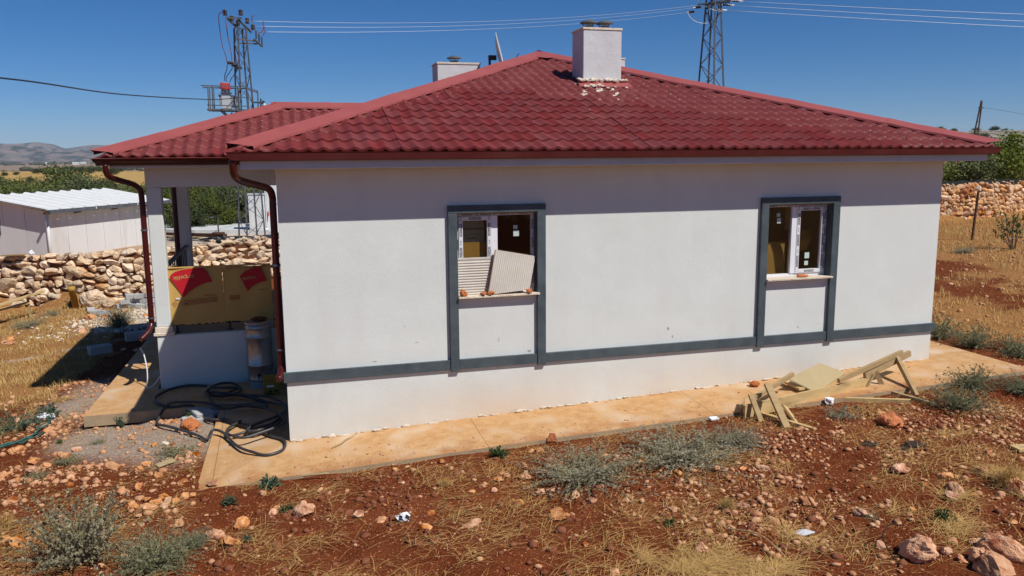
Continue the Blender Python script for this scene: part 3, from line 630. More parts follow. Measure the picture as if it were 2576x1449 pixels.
def downpipe(pts, r=.045, brackets=()):
    P = catmull(pts, 5); d = MB().tube(P, r, 12).build('downpipe', MT['gutter'], H, True)
    for b in brackets: MB().lathe([(r+.006, -.012), (r+.009, -.012), (r+.009, .012), (r+.006, .012)], b, 12).box(b[0]-.006, b[0]+.006, b[1]-r-.02, b[1]-r-.006, b[2]-.008, b[2]+.008).build('bracket', MT['steel'], d)
    return d
downpipe([(-.475, -.44, 3.62), (-.475, -.42, 3.52), (-.46, -.36, 3.43), (-.38, -.22, 3.37), (-.20, -.02, 3.31), (-.09, .08, 3.26), (-.055, .12, 3.16), (-.055, .13, 3.0), (-.055, .13, 2.0), (-.055, .13, 1.05), (-.058, .10, .96), (-.07, .02, .91), (-.10, -.10, .86)], .045, [(-.055, .13, 2.3), (-.055, .13, 1.2)])
downpipe([(-2.40, 2.70, 3.57), (-2.40, 2.72, 3.48), (-2.38, 2.78, 3.40), (-2.28, 2.92, 3.34), (-2.12, 3.12, 3.27), (-2.05, 3.2, 3.20), (-2.02, 3.24, 3.08), (-2.02, 3.24, 2.2), (-2.02, 3.24, 1.2), (-2.025, 3.22, 1.05), (-2.06, 3.12, .95), (-2.16, 3.0, .86)], .043, [(-2.02, 3.24, 2.55), (-2.02, 3.24, 1.15)])
downpipe([(-2.0, 7.22, 3.5), (-2.0, 7.22, 2.5), (-2.0, 7.22, 1.0)], .05)
downpipe([(10.58, .6, 3.62), (10.58, .62, 3.50), (10.54, .64, 3.40), (10.40, .68, 3.32), (10.22, .72, 3.26), (10.14, .74, 3.16), (10.14, .74, 2.9), (10.14, .74, .9)], .045)
# porch
MB().box(-2.36, -.402, 2.77, 7.8, 3.512, 3.572, .006).build('eave_slab', MT['plaster'], H)
mb = MB(); mb.box(-1.95, -.002, 3.2, 3.42, 3.21, 3.511); mb.box(-1.95, -1.73, 3.42, 7.45, 3.21, 3.511); mb.build('beam', MT['stucco'], H)
for y in (3.2, 7.2):
    p = MB().box(-1.95, -1.73, y, y+.22, 1.0, 3.209, .012).build('pillar', MT['stucco'], H)
    MB().box(-1.972, -1.708, y-.022, y+.242, .912, .999, .006).box(-1.995, -1.685, y-.045, y+.262, .862, .911, .006).build('pillar_base', MT['rock_white'], p)
MB().box(-1.95, -.002, 3.18, 7.45, -.15, .86, .008).build('porch_base', MT['stucco'], H)
MB().box(-1.68, -.01, 3.26, 7.4, .861, .868).build('porch_floor', MT['slab_side'], H)  # darker floor colour imitates the shade seen below the hung carton
# porch railing, front and side
mb = MB(); mb.box(-1.73, -.02, 3.33, 3.37, 1.86, 1.90); mb.box(-1.73, -.02, 3.33, 3.37, .98, 1.01)
RL = mb.build('railing', MT['darksteel'], H)
for x in (-1.66, -.85, -.10): MB().box(x-.02, x+.02, 3.33, 3.37, .861, 1.859).box(x-.05, x+.05, 3.30, 3.40, .861, .872).build('railing_post', MT['darksteel'], RL)
mb = MB(); mb.box(-1.86, -1.80, 3.43, 7.19, 1.86, 1.91); mb.box(-1.85, -1.81, 3.43, 7.19, 1.0, 1.03)
for y in np.arange(3.7, 7.1, .28): mb.box(-1.84, -1.82, y-.01, y+.01, 1.03, 1.86)
mb.build('railing', MT['darksteel'], H)

def chimney(x0, x1, y0, y1, z0, z1, cowls, r=.11):
    c = MB().box(x0, x1, y0, y1, z0, z1, .008).build('chimney', MT['plaster'], H)
    MB().box(x0-.012, x1+.012, y0-.012, y1+.012, z1+.001, z1+.04, .004).build('chimney_lid', MT['rock_white'], c)
    for cx, cy in cowls:
        zt = z1+.04; k = MB().lathe([(r*.72, 0), (r*.72, .055), (r*.66, .06)], (cx, cy, zt), 14).lathe([(r*1.4, .10), (r*1.38, .115), (r*.55, .155), (.02, .16), (.01, .15), (r*.9, .122)], (cx, cy, zt), 16)
        for q in range(3):
            a = q*2.1+.5; k.tube([(cx+math.cos(a)*r*.7, cy+math.sin(a)*r*.7, zt+.04), (cx+math.cos(a)*r*1.15, cy+math.sin(a)*r*1.15, zt+.118)], .008, 5)
        k.build('cowl', MT['steel'], c)
    return c
C1 = chimney(5.12, 5.82, 2.82, 3.36, 4.55, 5.745, [(5.31, 3.06), (5.60, 3.06)])
MB().add([(4.98, 2.62, 4.80), (5.96, 2.62, 4.80), (5.93, 2.825, 4.90), (5.02, 2.825, 4.90), (4.98, 2.62, 4.785), (5.96, 2.62, 4.785)], [(0, 1, 2, 3), (0, 4, 5, 1)]).build('flashing', MT['cap'], C1)
mb = MB()
for i in range(46):
    x = RNG.uniform(5.05, 5.9); s = RNG.uniform(.015, .05); y = RNG.uniform(2.74, 2.83) if i < 34 else RNG.uniform(2.4, 2.7); z = ze+.06+RS*(y+.54)+(.06 if i < 34 else 0)
    bm = bmesh.new(); bmesh.ops.create_icosphere(bm, subdivisions=1, radius=1)
    for q in bm.verts: q.co = Vector((x+q.co.x*s*RNG.uniform(.8, 1.8), y+q.co.y*s, z+q.co.z*s*.6))
    mb.bm(bm)
kind(mb.build('mortar_crumbs', MT['rock_white'], C1), 'stuff')
chimney(3.22, 4.10, 6.0, 6.55, 4.6, 5.475, [(3.62, 6.25)])
chimney(7.62, 8.16, 8.0, 8.45, 4.6, 5.895, [])

# ------------------------------------------------------------------ stones
def ico(sub):
    bm = bmesh.new(); bmesh.ops.create_icosphere(bm, subdivisions=sub, radius=1); bm.verts.index_update()
    V = np.array([v.co for v in bm.verts]); F = [[v.index for v in f.verts] for f in bm.faces]; bm.free(); return V, F
ICO = {k: ico(k) for k in (1, 2, 3, 4)}
def n3(V, s, seed): return vn(V[:, 0]+V[:, 2]*.71+3, V[:, 1]-V[:, 2]*.53+7, s, seed)-.5
def rock_v(seed, sub=3, planes=9, rough=.12, keep=.62):
    r = np.random.default_rng(seed); V, F = ICO[sub]; V = V.copy()
    for _ in range(planes):
        n = r.normal(size=3); n /= np.linalg.norm(n); d = r.uniform(keep, .92); k = np.maximum(V @ n-d, 0); V -= k[:, None]*n*.92
    V *= 1+(n3(V, .55, seed)*rough*2.2+n3(V, .22, seed+5)*rough*1.2+n3(V, .1, seed+9)*rough*.6)[:, None]
    return V/np.abs(V).max(0), F
def rock_mesh(name, seed, m, **k):
    V, F = rock_v(seed, **k); me = bpy.data.meshes.new(name); me.from_pydata(V.tolist(), [], F); me.update()
    me.materials.append(m); return me

# dry stone boundary walls: every stone in view an object, small chinking stones and earth core joined
WSTONE = [rock_mesh('stone', 100+i, MT['stone_wall'], sub=3, planes=11, rough=.06, keep=.33) for i in range(12)]
WSTONE2 = [rock_mesh('stone', 140+i, MT['stone_wall2'], sub=2, planes=12, rough=.10, keep=.55) for i in range(12)]
def stone_wall(label, pts, h, rows, wmin, wmax, lean=.12, thick=.55, limit=300, extra=(), hv=.10, protos=None, m='stone_wall'):
    P = [np.array(p, float) for p in pts]; seg = [np.linalg.norm(P[i+1]-P[i]) for i in range(len(P)-1)]; Lt = sum(seg)
    def at(s):
        for i, l in enumerate(seg):
            if s <= l or i == len(seg)-1:
                d = (P[i+1]-P[i])/l; return P[i]+d*s, d
            s -= l
    t = thing('stone_wall', label, 'stone wall', (*P[0], float(base(P[0][0]))), 'dry stone boundary walls')
    core = MB(); V = []; n = int(Lt/.4)+1
    for i in range(n+1):
        p, d = at(min(i*Lt/n, Lt)); nr = np.array([d[1], -d[0]]); b = float(base(p[0])); hh = h+(vn(p[0], p[1], 1.5, 3)-.5)*hv*2
        for off, z in ((-.02, b-.3), (-.02-lean*.9, b+hh-.08), (-thick, b+hh-.05), (-thick, b-.3)): V.append((p[0]+nr[0]*off, p[1]+nr[1]*off, z))
    core.add(V, [(i*4+k, i*4+(k+1) % 4, (i+1)*4+(k+1) % 4, (i+1)*4+k) for i in range(n) for k in range(4)])
    core.build('earth_core', MT['core'], t)
    rr = np.random.default_rng(int(abs(P[0][0])*10)); cand = []
    z = 0; rh = h/rows
    for row in range(rows):
        s = rr.uniform(-.1, .1); hrow = rh*rr.uniform(.85, 1.15)
        while s < Lt:
            w_ = rr.uniform(wmin, wmax)*rr.choice([.7, 1, 1, 1.25]); 
            p, d = at(np.clip(s+w_/2, 0, Lt)); hs = hrow*rr.uniform(.85, 1.25)
            cand.append((p, d, s+w_/2, z+hrow/2+rr.normal()*hrow*.16, w_, hs)); s += w_*.95
        z += hrow
    for (sx, zz, w_, hs) in extra: p, d = at(sx); cand.append((p, d, sx, zz, w_, hs))
    k = 0; small = MB()
    for p, d, s, zz, w_, hs in cand:
        nr = np.array([d[1], -d[0]]); b = float(base(p[0])); dep = min(.34, .5*(w_+hs))
        hh = h+(vn(p[0], p[1], 1.5, 3)-.5)*hv*2
        off = -.02-lean*zz/h+rr.normal()*.02; loc = np.array([p[0]+nr[0]*(off-dep*.15), p[1]+nr[1]*(off-dep*.15), b+zz*hh/h])
        rz = math.atan2(d[1], d[0]); rot = (rr.normal()*.15, rr.normal()*.16+(PI if rr.random() < .5 else 0), rz+rr.normal()*.15+(PI if rr.random() < .5 else 0))
        if k < limit: link('stone', (protos or WSTONE)[rr.integers(12)], None, t, tuple(loc-wloc(t)), rot, (w_*.65, dep*.6, hs*.69)); k += 1
        else:
            Vr, Fr = rock_v(100+rr.integers(10), sub=1); small.add(Vr*(w_*.54, dep*.6, hs*.56) @ np.array([[math.cos(rz), math.sin(rz), 0], [-math.sin(rz), math.cos(rz), 0], [0, 0, 1]])+loc, Fr)
    for i in range(int(Lt*26)):
        s = rr.uniform(0, Lt); p, d = at(s); nr = np.array([d[1], -d[0]]); zz = rr.uniform(0, h) if rr.random() < .6 else h*rr.uniform(.93, 1.04); sz = rr.uniform(.03, .075); b = float(base(p[0])); off = -.02-lean*zz/h+rr.uniform(-.02, .05)-(rr.uniform(0, .4) if zz > h*.93 else 0)
        Vr, Fr = rock_v(200+rr.integers(6), sub=1); small.add(Vr*(sz*1.2, sz, sz*.8)+(p[0]+nr[0]*off, p[1]+nr[1]*off, b+zz), Fr)
    kind(small.build('chinking_stones', MT[m], t), 'stuff')
    return t
stone_wall('long pale dry stone wall behind the porch, below the white shed', [(-9.2, 15.55), (-7.8, 15.45), (-5.5, 14.65), (-3.5, 14.35), (0, 14.95), (1.2, 15.1)], 1.38, 8, .21, .40,
           extra=[(1.5, .52, .95, .42), (6.1, .22, .80, .50), (7.0, .2, .5, .3), (9.6, .55, .55, .4), (10.7, .95, .5, .34), (8.2, .75, .5, .3), (2.4, 1.0, .45, .3)])
stone_wall('orange and cream dry stone wall across the yard at the right edge', [(24.6, 16.25), (26.9, 16.0), (31, 16.2)], 1.40, 8, .13, .30, lean=.15, hv=.08, protos=WSTONE2, m='stone_wall2')

# loose stones lying in the yard (x, y, width)
R_POS = [(0.11, -2.06, 0.227), (-0.22, -1.93, 0.092), (-0.18, -1.82, 0.085), (0.26, -1.78, 0.078), (0.39, -1.68, 0.079), (-1.35, 1.29, 0.265), (-1.18, -1.89, 0.132), (-1.68, -1.35, 0.165), (-0.54, -2.11, 0.166), (-0.79, -2.29, 0.223), (-0.62, -2.49, 0.233), (-1.08, -2.35, 0.111), (-1.36, -1.42, 0.122), (-1.51, -1.41, 0.155), (-1.24, -0.78, 0.129), (-0.89, -0.97, 0.143), (-3.11, 0.44, 0.216), (-3.21, 0.82, 0.152), (-1.62, 0.75, 0.108), (-1.51, 0.68, 0.097), (-1.9, 0.67, 0.094), (-1.75, 0.74, 0.108), (-1.7, -0.75, 0.165), (-1.88, -0.82, 0.138), (-2.15, -0.77, 0.105), (-0.32, -1.44, 0.096), (0.3, -1.51, 0.08), (-2.88, 0.87, 0.222), (-2.76, 1.08, 0.113), (-3.57, 1.42, 0.192), (-3.1, -0.48, 0.146), (-2.69, -1.81, 0.194), (-1.59, -1.15, 0.117), (-1.47, -1.26, 0.116), (-1.35, -1.29, 0.123), (-1.26, -1.3, 0.131), (-1.17, -1.21, 0.116), (-1.41, -1.08, 0.118), (-1.09, -1.2, 0.099), (-3.02, 0.62, 0.159), (-2.15, 0.08, 0.169), (-1.79, -0.15, 0.128), (-3.46, 0.46, 0.139), (-2.6, 0.02, 0.113), (-1.6, -1.55, 0.081), (-3.37, 2.25, 0.157), (-1.54, -0.45, 0.107), (1.77, -1.21, 0.086), (1.19, -1.22, 0.091), (1.94, -1.58, 0.077), (1.23, -1.61, 0.067), (2.39, -1.73, 0.096), (2.28, -1.98, 0.122), (2.08, -2.06, 0.124), (2.61, -1.96, 0.174), (2.65, -1.69, 0.117), (2.4, -1.92, 0.098), (1.93, -2.15, 0.076), (2.16, -2.23, 0.088), (2.63, -2.43, 0.121), (2.75, -2.47, 0.106), (2.89, -2.32, 0.123), (0.64, -2.35, 0.147), (0.86, -2.47, 0.131), (1.38, -2.5, 0.105), (1.27, -2.93, 0.133), (1.73, -2.99, 0.252), (2.61, -3.07, 0.242), (0.95, -2.16, 0.063), (3.06, -2.91, 0.103), (3.4, -3.04, 0.088), (2.66, -3.74, 0.067), (2.22, -3.55, 0.054), (2.29, -3.68, 0.053), (2.66, -3.5, 0.052), (2.71, -4.36, 0.107), (3.01, -1.27, 0.102), (2.36, -2.57, 0.089), (2.95, -2.67, 0.12), (1.4, -1.29, 0.074), (1.35, -1.77, 0.063), (2.89, -1.27, 0.101), (5.22, -2.76, 0.147), (5.01, -2.7, 0.089), (4.69, -2.64, 0.145), (5.34, -3.1, 0.104), (4.5, -3.12, 0.077), (3.61, -4.24, 0.146), (5.45, -4.15, 0.149), (5.22, -4.13, 0.091), (5.34, -5.01, 0.318), (5.14, -4.78, 0.1), (6.03, -5.31, 0.427), (5.75, -5.3, 0.209), (5.67, -5.51, 0.3), (5.98, -5.04, 0.13), (5.61, -5.25, 0.118), (5.58, -5.1, 0.098), (6.69, -4.06, 0.211), (6.87, -3.73, 0.168), (7.29, -3.8, 0.154), (7.79, -3.42, 0.109), (5.13, -3.73, 0.181), (7.24, -4.33, 0.248), (5.97, -2.58, 0.077), (7.36, -3.02, 0.076), (6.56, -3.42, 0.185), (7.53, -2.1, 0.308), (6.54, -4.17, 0.143), (5.32, -3.32, 0.094), (4.48, -3.55, 0.133), (4.82, -3.43, 0.068), (5.82, -4.41, 0.067), (5.63, -4.44, 0.088), (-4.69, 11.92, 0.303), (-4.53, 10.1, 0.21), (-1.41, 1.62, 0.042), (-4.3, 7.84, 0.157), (-3.75, 7.48, 0.184), (-3.2, 7.4, 0.121), (-2.96, 7.26, 0.12), (-0.11, 10.36, 0.035)]
R_LAB = {0: ('largest pale pink boulder on bare soil, beside the small green rosette', 'rock'), 5: ('orange brown stone on grey gravel in front of the cement tiles', 'rock'),
         79: None}
PR = [rock_mesh('rock', 300+i, MT['rock'], sub=4, planes=10, rough=.19, keep=.5) for i in range(6)]
PRs = [rock_mesh('rock', 320+i, MT['rock'], sub=3, planes=9, rough=.15, keep=.5) for i in range(7)]
PRo = rock_mesh('rock', 341, MT['rock_orange'], sub=4, planes=8, rough=.2); PRw = rock_mesh('rock', 342, MT['rock_white'], sub=3, planes=9, rough=.12)
special = {0: 'chunky pale pink boulder on bare red soil beside the small green rosette plant', 5: 'orange brown stone on the grey gravel in front of the cement tiles',
    9: 'broad pink stone at the left of a heap of three below the bare soil', 10: 'low wide pink stone in front of a heap of three near the frame bottom', 8: 'pointed pale stone standing at the back of a heap of three',
    7: 'pale stone behind the tall grey flowering weed, at the left end of a stone row', 66: 'long flat pale slab of rock lying slanted on the bare soil', 67: 'wedge shaped cream rock on straw, right of the long flat slab',
    54: 'square cream rock left of the big grey bush', 62: 'cream stone in the middle of the bare soil, left of the crumpled wrapper', 64: 'cream stone with a flat base below the crumpled black and white wrapper',
    90: 'big orange pitted boulder at the lower right with a dry root beside it', 92: 'long leaning boulder at the lower right corner', 94: 'flat pale grey boulder cut by the bottom right corner of the frame',
    93: 'rounded orange boulder between the two largest ones at the lower right', 82: 'pink rock at the right foot of the second grey bush', 103: 'large pale rock at the right edge among dry straw',
    107: 'lump of broken red clod in front of the wooden trestle', 16: 'pale pink stone at the far left on straw covered soil', 18: 'small squared white stone on the grey gravel patch', 114: 'big pale rock by the cinder blocks behind the porch'}
def put_rock(i, x, y, s, label, group=None):
    if i == 5 or i in (107,): me = PRo
    elif i == 18: me = PRw
    else: me = PR[RNG.integers(6)] if s > .11 else PRs[RNG.integers(7)]
    fl = RNG.uniform(.45, .8); asp = RNG.uniform(.7, 1.0); fac = .5*1.12
    if i == 66: asp, fl = .45, .35
    if i == 92: asp, fl = .5, .6
    if i in (0, 90): fl = .8
    rz = RNG.uniform(0, 6.3) if i not in (66, 92) else (.5 if i == 66 else -.9)
    z = float(ground(x, y)) if not bool(in_slab(np.array(x), np.array(y))) else az(x, y)
    o = link('rock', me, None, None, (x, y, z+s*fac*fl*.38), (RNG.normal()*.15, RNG.normal()*.15, rz), (s*fac, s*fac*asp, s*fac*fl))
    return tag(o, label, 'rock', group)
GR1 = 'loose pink limestones on the bare soil and gravel'; 
for i, (x, y, s) in enumerate(R_POS):
    if s < .04 or i in (117, 118): continue
    if i in special: put_rock(i, x, y, s, special[i])
    elif y > 5: put_rock(i, x, y, s, 'grey pink stone lying in the yard beyond the porch corner', 'stones beyond the porch corner')
    elif x < -1.0: put_rock(i, x, y, s, 'loose pink stone on the stony ground left of the concrete apron corner', 'stones left of the apron')
    elif x < 3.6: put_rock(i, x, y, s, 'loose pink stone scattered on the bare red soil in the foreground', GR1)
    else: put_rock(i, x, y, s, 'loose pink stone in the straw and rubble at the right foreground', 'stones in the right foreground')
# smaller cobbles, still countable
def rnd_ground(x0, x1, y0, y1):
    while True:
        x, y = RNG.uniform(x0, x1), RNG.uniform(y0, y1)
        if not bool(in_slab(np.array(x), np.array(y))): return x, y
for k in range(60):
    x, y = rnd_ground(3.6, 9.5, -5.2, -1.5); put_rock(999, x, y, RNG.uniform(.04, .10), 'loose pink stone in the straw and rubble at the right foreground', 'stones in the right foreground')
for k in range(45):
    x, y = rnd_ground(-4.2, -1.1, -3, 3.2); put_rock(999, x, y, RNG.uniform(.04, .11), 'loose pink stone on the stony ground left of the concrete apron corner', 'stones left of the apron')
for k in range(22):
    x, y = rnd_ground(-6.6, -2.6, 9.5, 13.6); put_rock(999, x, y, RNG.uniform(.06, .2), 'grey pink stone lying in the yard beyond the porch corner', 'stones beyond the porch corner')
# pebbles and crumbs of soil
def pale_w(x, y): return np.clip(1.2*np.exp(-((x+3.3)/1.3)**2-((y-11.8)/1.6)**2)+.7*np.exp(-((x+4.6)/.9)**2-((y-11)/1.2)**2), 0, 1)
def pebble_field(n, region, smin, smax, name, m, wf=None):
    PV = np.stack([rock_v(900+q, 1, 7, .05, .34)[0] for q in range(10)]); V0 = PV[0]; F0 = np.array(ICO[1][1])
    x = RNG.uniform(region[0], region[1], n*4); y = RNG.uniform(region[2], region[3], n*4); ok = ~in_slab(x, y)
    if wf is not None: ok &= RNG.random(n*4) < wf(x, y)
    x, y = x[ok][:n], y[ok][:n]; n = len(x); s = smin*(smax/smin)**(RNG.random(n)**3.2); z = ground(x, y)
    sc = RNG.uniform(.6, 1.3, (n, 1, 3))*s[:, None, None]; sc[:, :, 2] *= .7
    V = PV[RNG.integers(0, 10, n)]*1.1*sc; a = RNG.uniform(0, 6.3, n); c, q = np.cos(a)[:, None], np.sin(a)[:, None]
    X = V[:, :, 0]*c-V[:, :, 1]*q+x[:, None]; Y = V[:, :, 0]*q+V[:, :, 1]*c+y[:, None]; Z = V[:, :, 2]+z[:, None]+s[:, None]*.2
    Fs = (F0[None]+(np.arange(n)*len(V0))[:, None, None]).reshape(-1, 3)
    kind(link(name, np_mesh(name, np.stack([X, Y, Z], -1), Fs), m), 'stuff')
cl = lambda x, y: np.clip(fbm(x, y, .8, 3, 61)*1.8-.45, .08, 1)
pebble_field(3200, (-4.2, 10, -5.2, -1.05), .005, .034, 'pebbles', MT['pebble'], cl)
pebble_field(4600, (3.0, 9.5, -5.2, -1.6), .007, .045, 'rubble', MT['pebble'], cl)
pebble_field(3800, (-5, -1.1, -1.8, 5), .009, .055, 'gravel', MT['pebble'], cl)
pebble_field(1600, (-7, -2.2, 8.5, 14.2), .012, .06, 'pale_gravel', MT['rock_white'], pale_w)
pebble_field(6000, (-4, 9.5, -5.2, -1.2), .008, .05, 'soil_crumbs', MT['crumb'], cl)
pebble_field(4200, (10.6, 24, -1, 14), .010, .06, 'field_stones', MT['pebble'], cl)

# grit and clods trodden onto the concrete
mb = MB(); V0, F0 = ICO[1]
for q in range(420):
    x = RNG.uniform(-1.0, 11); y = -1.03+abs(RNG.normal())*.22 if q % 3 else RNG.uniform(-1, -.05); s = .004+.016*RNG.random()**3
    if y > -.02: continue
    mb.add(V0*RNG.uniform(.7, 1.2, (len(V0), 1))*(s, s*.8, s*.6)+(x, y, az(x, y)+s*.3), F0)
kind(mb.build('grit', MT['pebble']), 'stuff')
# ------------------------------------------------------------------ straw and dry grass
def strands(name, x, y, ln, wd, m, flat=True, spread=.35, heading=None):
    n = len(x); z = ground(x, y); a = RNG.uniform(0, 2*PI, n) if heading is None else heading+RNG.normal(size=n)*.9
    el = np.abs(RNG.normal(size=n))*.08 if flat else RNG.uniform(.6, 1.45, n)
    d = np.stack([np.cos(a)*np.cos(el), np.sin(a)*np.cos(el), np.sin(el)], -1); side = np.stack([-np.sin(a), np.cos(a), np.zeros(n)], -1)
    p0 = np.stack([x, y, z+(RNG.uniform(.002, .035, n) if flat else -.01)], -1); bend = RNG.normal(size=n)*spread*.35
    p1 = p0+d*(ln*.5)[:, None]+side*(bend*ln*.3)[:, None]; p2 = p0+d*ln[:, None]+side*(bend*ln)[:, None]
    p1[:, 2] += ln*.04*(1 if flat else 0); p2[:, 2] -= (ln*np.sin(el)*.25 if flat else ln*.12)
    if flat: p2[:, 2] = np.maximum(p2[:, 2], ground(p2[:, 0], p2[:, 1])+.004)
    h = side*(wd/2)[:, None]
    V = np.stack([p0-h, p0+h, p1-h, p1+h, p2-h*.5, p2+h*.5], 1); b = (np.arange(n)*6)[:, None]
    F = np.concatenate([b+np.array([[0, 1, 3, 2]]), b+np.array([[2, 3, 5, 4]])])
    return kind(link(name, np_mesh(name, V, F), m), 'stuff')
def sample(n, reg, thr=0.0, clump=True):
    xs_, ys_ = [], []; got = 0
    while got < n:
        x = RNG.uniform(reg[0], reg[1], n*2); y = RNG.uniform(reg[2], reg[3], n*2)
        p = np.clip(straw_w(x, y)*1.1+thr, 0, .8)
        if clump: p = p*np.clip((fbm(x, y, .42, 4, 71)-.38)*5, .02, 1)
        ok = (RNG.random(len(x)) < p) & ~in_slab(x, y); xs_.append(x[ok]); ys_.append(y[ok]); got += int(ok.sum())
    return np.concatenate(xs_)[:n], np.concatenate(ys_)[:n]
x, y = sample(30000, (-3.6, 9.5, -5.3, -1.1), .012); strands('straw', x, y, RNG.uniform(.06, .34, len(x)), RNG.uniform(.0014, .0042, len(x)), MT['straw'], heading=.25)
x, y = sample(9000, (-5.5, -1.1, -3, 4), .03); strands('straw', x, y, RNG.uniform(.05, .22, len(x)), RNG.uniform(.002, .005, len(x)), MT['straw'], heading=.4)
x, y = sample(26000, (-9.5, -2.9, 2.5, 14.4), .02); strands('dry_grass', x, y, RNG.uniform(.04, .16, len(x)), RNG.uniform(.004, .009, len(x)), MT['gold'], False)
x, y = sample(26000, (10.6, 29, -1, 16), .02); strands('dry_grass', x, y, RNG.uniform(.05, .22, len(x)), RNG.uniform(.005, .012, len(x)), MT['gold'], False)

# ------------------------------------------------------------------ plants
def plant_meshes(name, seed, ns, L0, L1, el0, el1, nl, ls, sr=.003, sag=.25, leafel=.6, wig=.12, lstart=.2, aspect=.45, heads=0):
    """stems fanning out from a crown with small leaves along them; unit size ~1"""
    r = np.random.default_rng(seed); SV, SF, LV = [], [], []; nb = 0; m = 5
    for i in range(ns):
        a = r.uniform(0, 2*PI); el = r.uniform(el0, el1); L = r.uniform(L0, L1); p = np.array([r.normal()*.06, r.normal()*.06, 0]); pts = []
        d = np.array([math.cos(a)*math.cos(el), math.sin(a)*math.cos(el), math.sin(el)])
        for j in range(m):
            pts.append(p.copy()); d = d+r.normal(size=3)*wig; d[2] -= sag*j/m*.35; d /= np.linalg.norm(d); p = p+d*L/(m-1); p[2] = max(p[2], .015)
        pts = np.array(pts)
        for j, q in enumerate(pts):
            rad = sr*(1-.6*j/m)
            for k in range(3): SV.append(q+np.array([math.cos(k*2.094), math.sin(k*2.094), .3*math.sin(k*3)])*rad)
        for j in range(m-1):
            for k in range(3): SF.append((nb+j*3+k, nb+j*3+(k+1) % 3, nb+(j+1)*3+(k+1) % 3, nb+(j+1)*3+k))
        nb += m*3
        for k in range(nl):
            t = lstart+(1-lstart)*r.random(); q = t*(m-1); j = min(int(q), m-2); c = pts[j]+(pts[j+1]-pts[j])*(q-j)
            dr = r.normal(size=3); dr[2] += leafel; dr /= np.linalg.norm(dr); sd = np.cross(dr, r.normal(size=3)); sd /= np.linalg.norm(sd)+1e-9; s = ls*r.uniform(.6, 1.3)
            LV += [c, c+dr*s*.5+sd*s*aspect*.5, c+dr*s, c+dr*s*.5-sd*s*aspect*.5]
        for k in range(heads):
            c = pts[-1]+r.normal(size=3)*.015
            for q in range(3):
                dr = r.normal(size=3); dr /= np.linalg.norm(dr); sd = np.cross(dr, r.normal(size=3)); sd /= np.linalg.norm(sd)+1e-9; s = ls*.9
                LV += [c-dr*s*.5, c+sd*s*.5, c+dr*s*.5, c-sd*s*.5]
    LV = np.array(LV); SV = np.array(SV)
    lm = np_mesh(name+'_foliage', LV, np.arange(len(LV)).reshape(-1, 4)); sm = np_mesh(name+'_stems', SV, np.array(SF)); return sm, lm
PK = {
 'grey_bush': [plant_meshes('grey_bush', 10+k, 260, .5, 1.15, .12, 1.0, 38, .05, .005, .5, .3, .2, .15, .35) for k in range(3)],
 'flower_bush': [plant_meshes('flower_bush', 20+k, 170, .6, 1.25, .35, 1.3, 26, .055, .005, .25, .8, .10, .15, .5, 2) for k in range(2)],
 'herb': [plant_meshes('herb', 30+k, 46, .4, 1.0, .4, 1.4, 22, .15, .010, .3, .5, .15, .2, .55) for k in range(2)],
 'rosette': [plant_meshes('rosette', 40+k, 26, .5, .95, .25, 1.1, 7, .5, .02, .3, .3, .06, .35, .30) for k in range(2)],
 'sprawl': [plant_meshes('sprawl', 50+k, 90, .5, 1.1, .04, .5, 16, .075, .006, .2, .5, .25, .2, .5) for k in range(2)],
 'spiky': [plant_meshes('spiky', 60+k, 260, .6, 1.1, .45, 1.5, 8, .07, .006, .1, .9, .08, .3, .2) for k in range(2)],
 'tuft': [plant_meshes('tuft', 70+k, 240, .4, 1.0, .5, 1.5, 4, .12, .006, .35, .6, .1, .3, .15) for k in range(2)],
 'sapling': [plant_meshes('sapling', 80, 14, .6, 1.1, .8, 1.5, 20, .085, .012, .15, .3, .14, .45, .45)],
}
def plant(k, x, y, r, label, leaf, stem='stem', hz=1.0, name=None, group=None, v=0, dz=0):
    sm, lm = PK[k][v % len(PK[k])]; t = thing(name or 'weed', label, 'plant', (x, y, float(ground(x, y))-.01+dz), group)
    rz = RNG.uniform(0, 6.3)
    for nm, me, mt_ in (('stem', sm, stem), ('foliage', lm, leaf)):
        me2 = me if not len(me.materials) or me.materials[0] == MT[mt_] else me.copy()
        if not len(me2.materials): me2.materials.append(MT[mt_])
        elif me2.materials[0] != MT[mt_]: me2.materials[0] = MT[mt_]
        link(nm, me2, None, t, (0, 0, 0), (0, 0, rz), (r, r, r*hz))
    return t
plant('flower_bush', -1.98, -2.50, .62, 'tall grey green flowering weed at the lower left corner', 'lf_blue', hz=1.0, name='flowering_weed')
plant('grey_bush', -1.28, -2.76, .52, 'withered tangled grey weed right of the tall flowering one at lower left', 'lf_grey', hz=.9, name='withered_weed', v=1)
plant('grey_bush', -.96, -2.45, .22, 'small withered grey weed beside the heap of pink stones', 'lf_grey', hz=1.0, name='withered_weed', v=2)
plant('herb', -.69, -1.61, .14, 'small round dark green weed on bare soil below the apron edge', 'lf_teal')
plant('rosette', -.07, -1.93, .10, 'bright green leaf rosette beside the pale pink boulder', 'lf_green')
plant('rosette', -.25, -1.17, .16, 'blue green rosette at the edge of the concrete apron', 'lf_teal', v=1)
plant('herb', -2.35, 1.86, .12, 'upright dark green weed at the corner of the porch apron', 'lf_teal', hz=1.7, v=1)
plant('sprawl', -2.53, 1.27, .14, 'little green weed on pale rubble left of the gravel', 'lf_grey')
plant('sprawl', -1.40, .25, .34, 'low grey green weed sprawling beside the edging strip', 'lf_grey', v=1)
plant('sprawl', -2.76, .61, .22, 'sparse green weed in the stony patch, centre left', 'lf_grey')
plant('sprawl', -3.01, .2, .22, 'pale green weed near the left edge above the straw', 'lf_grey', v=1)
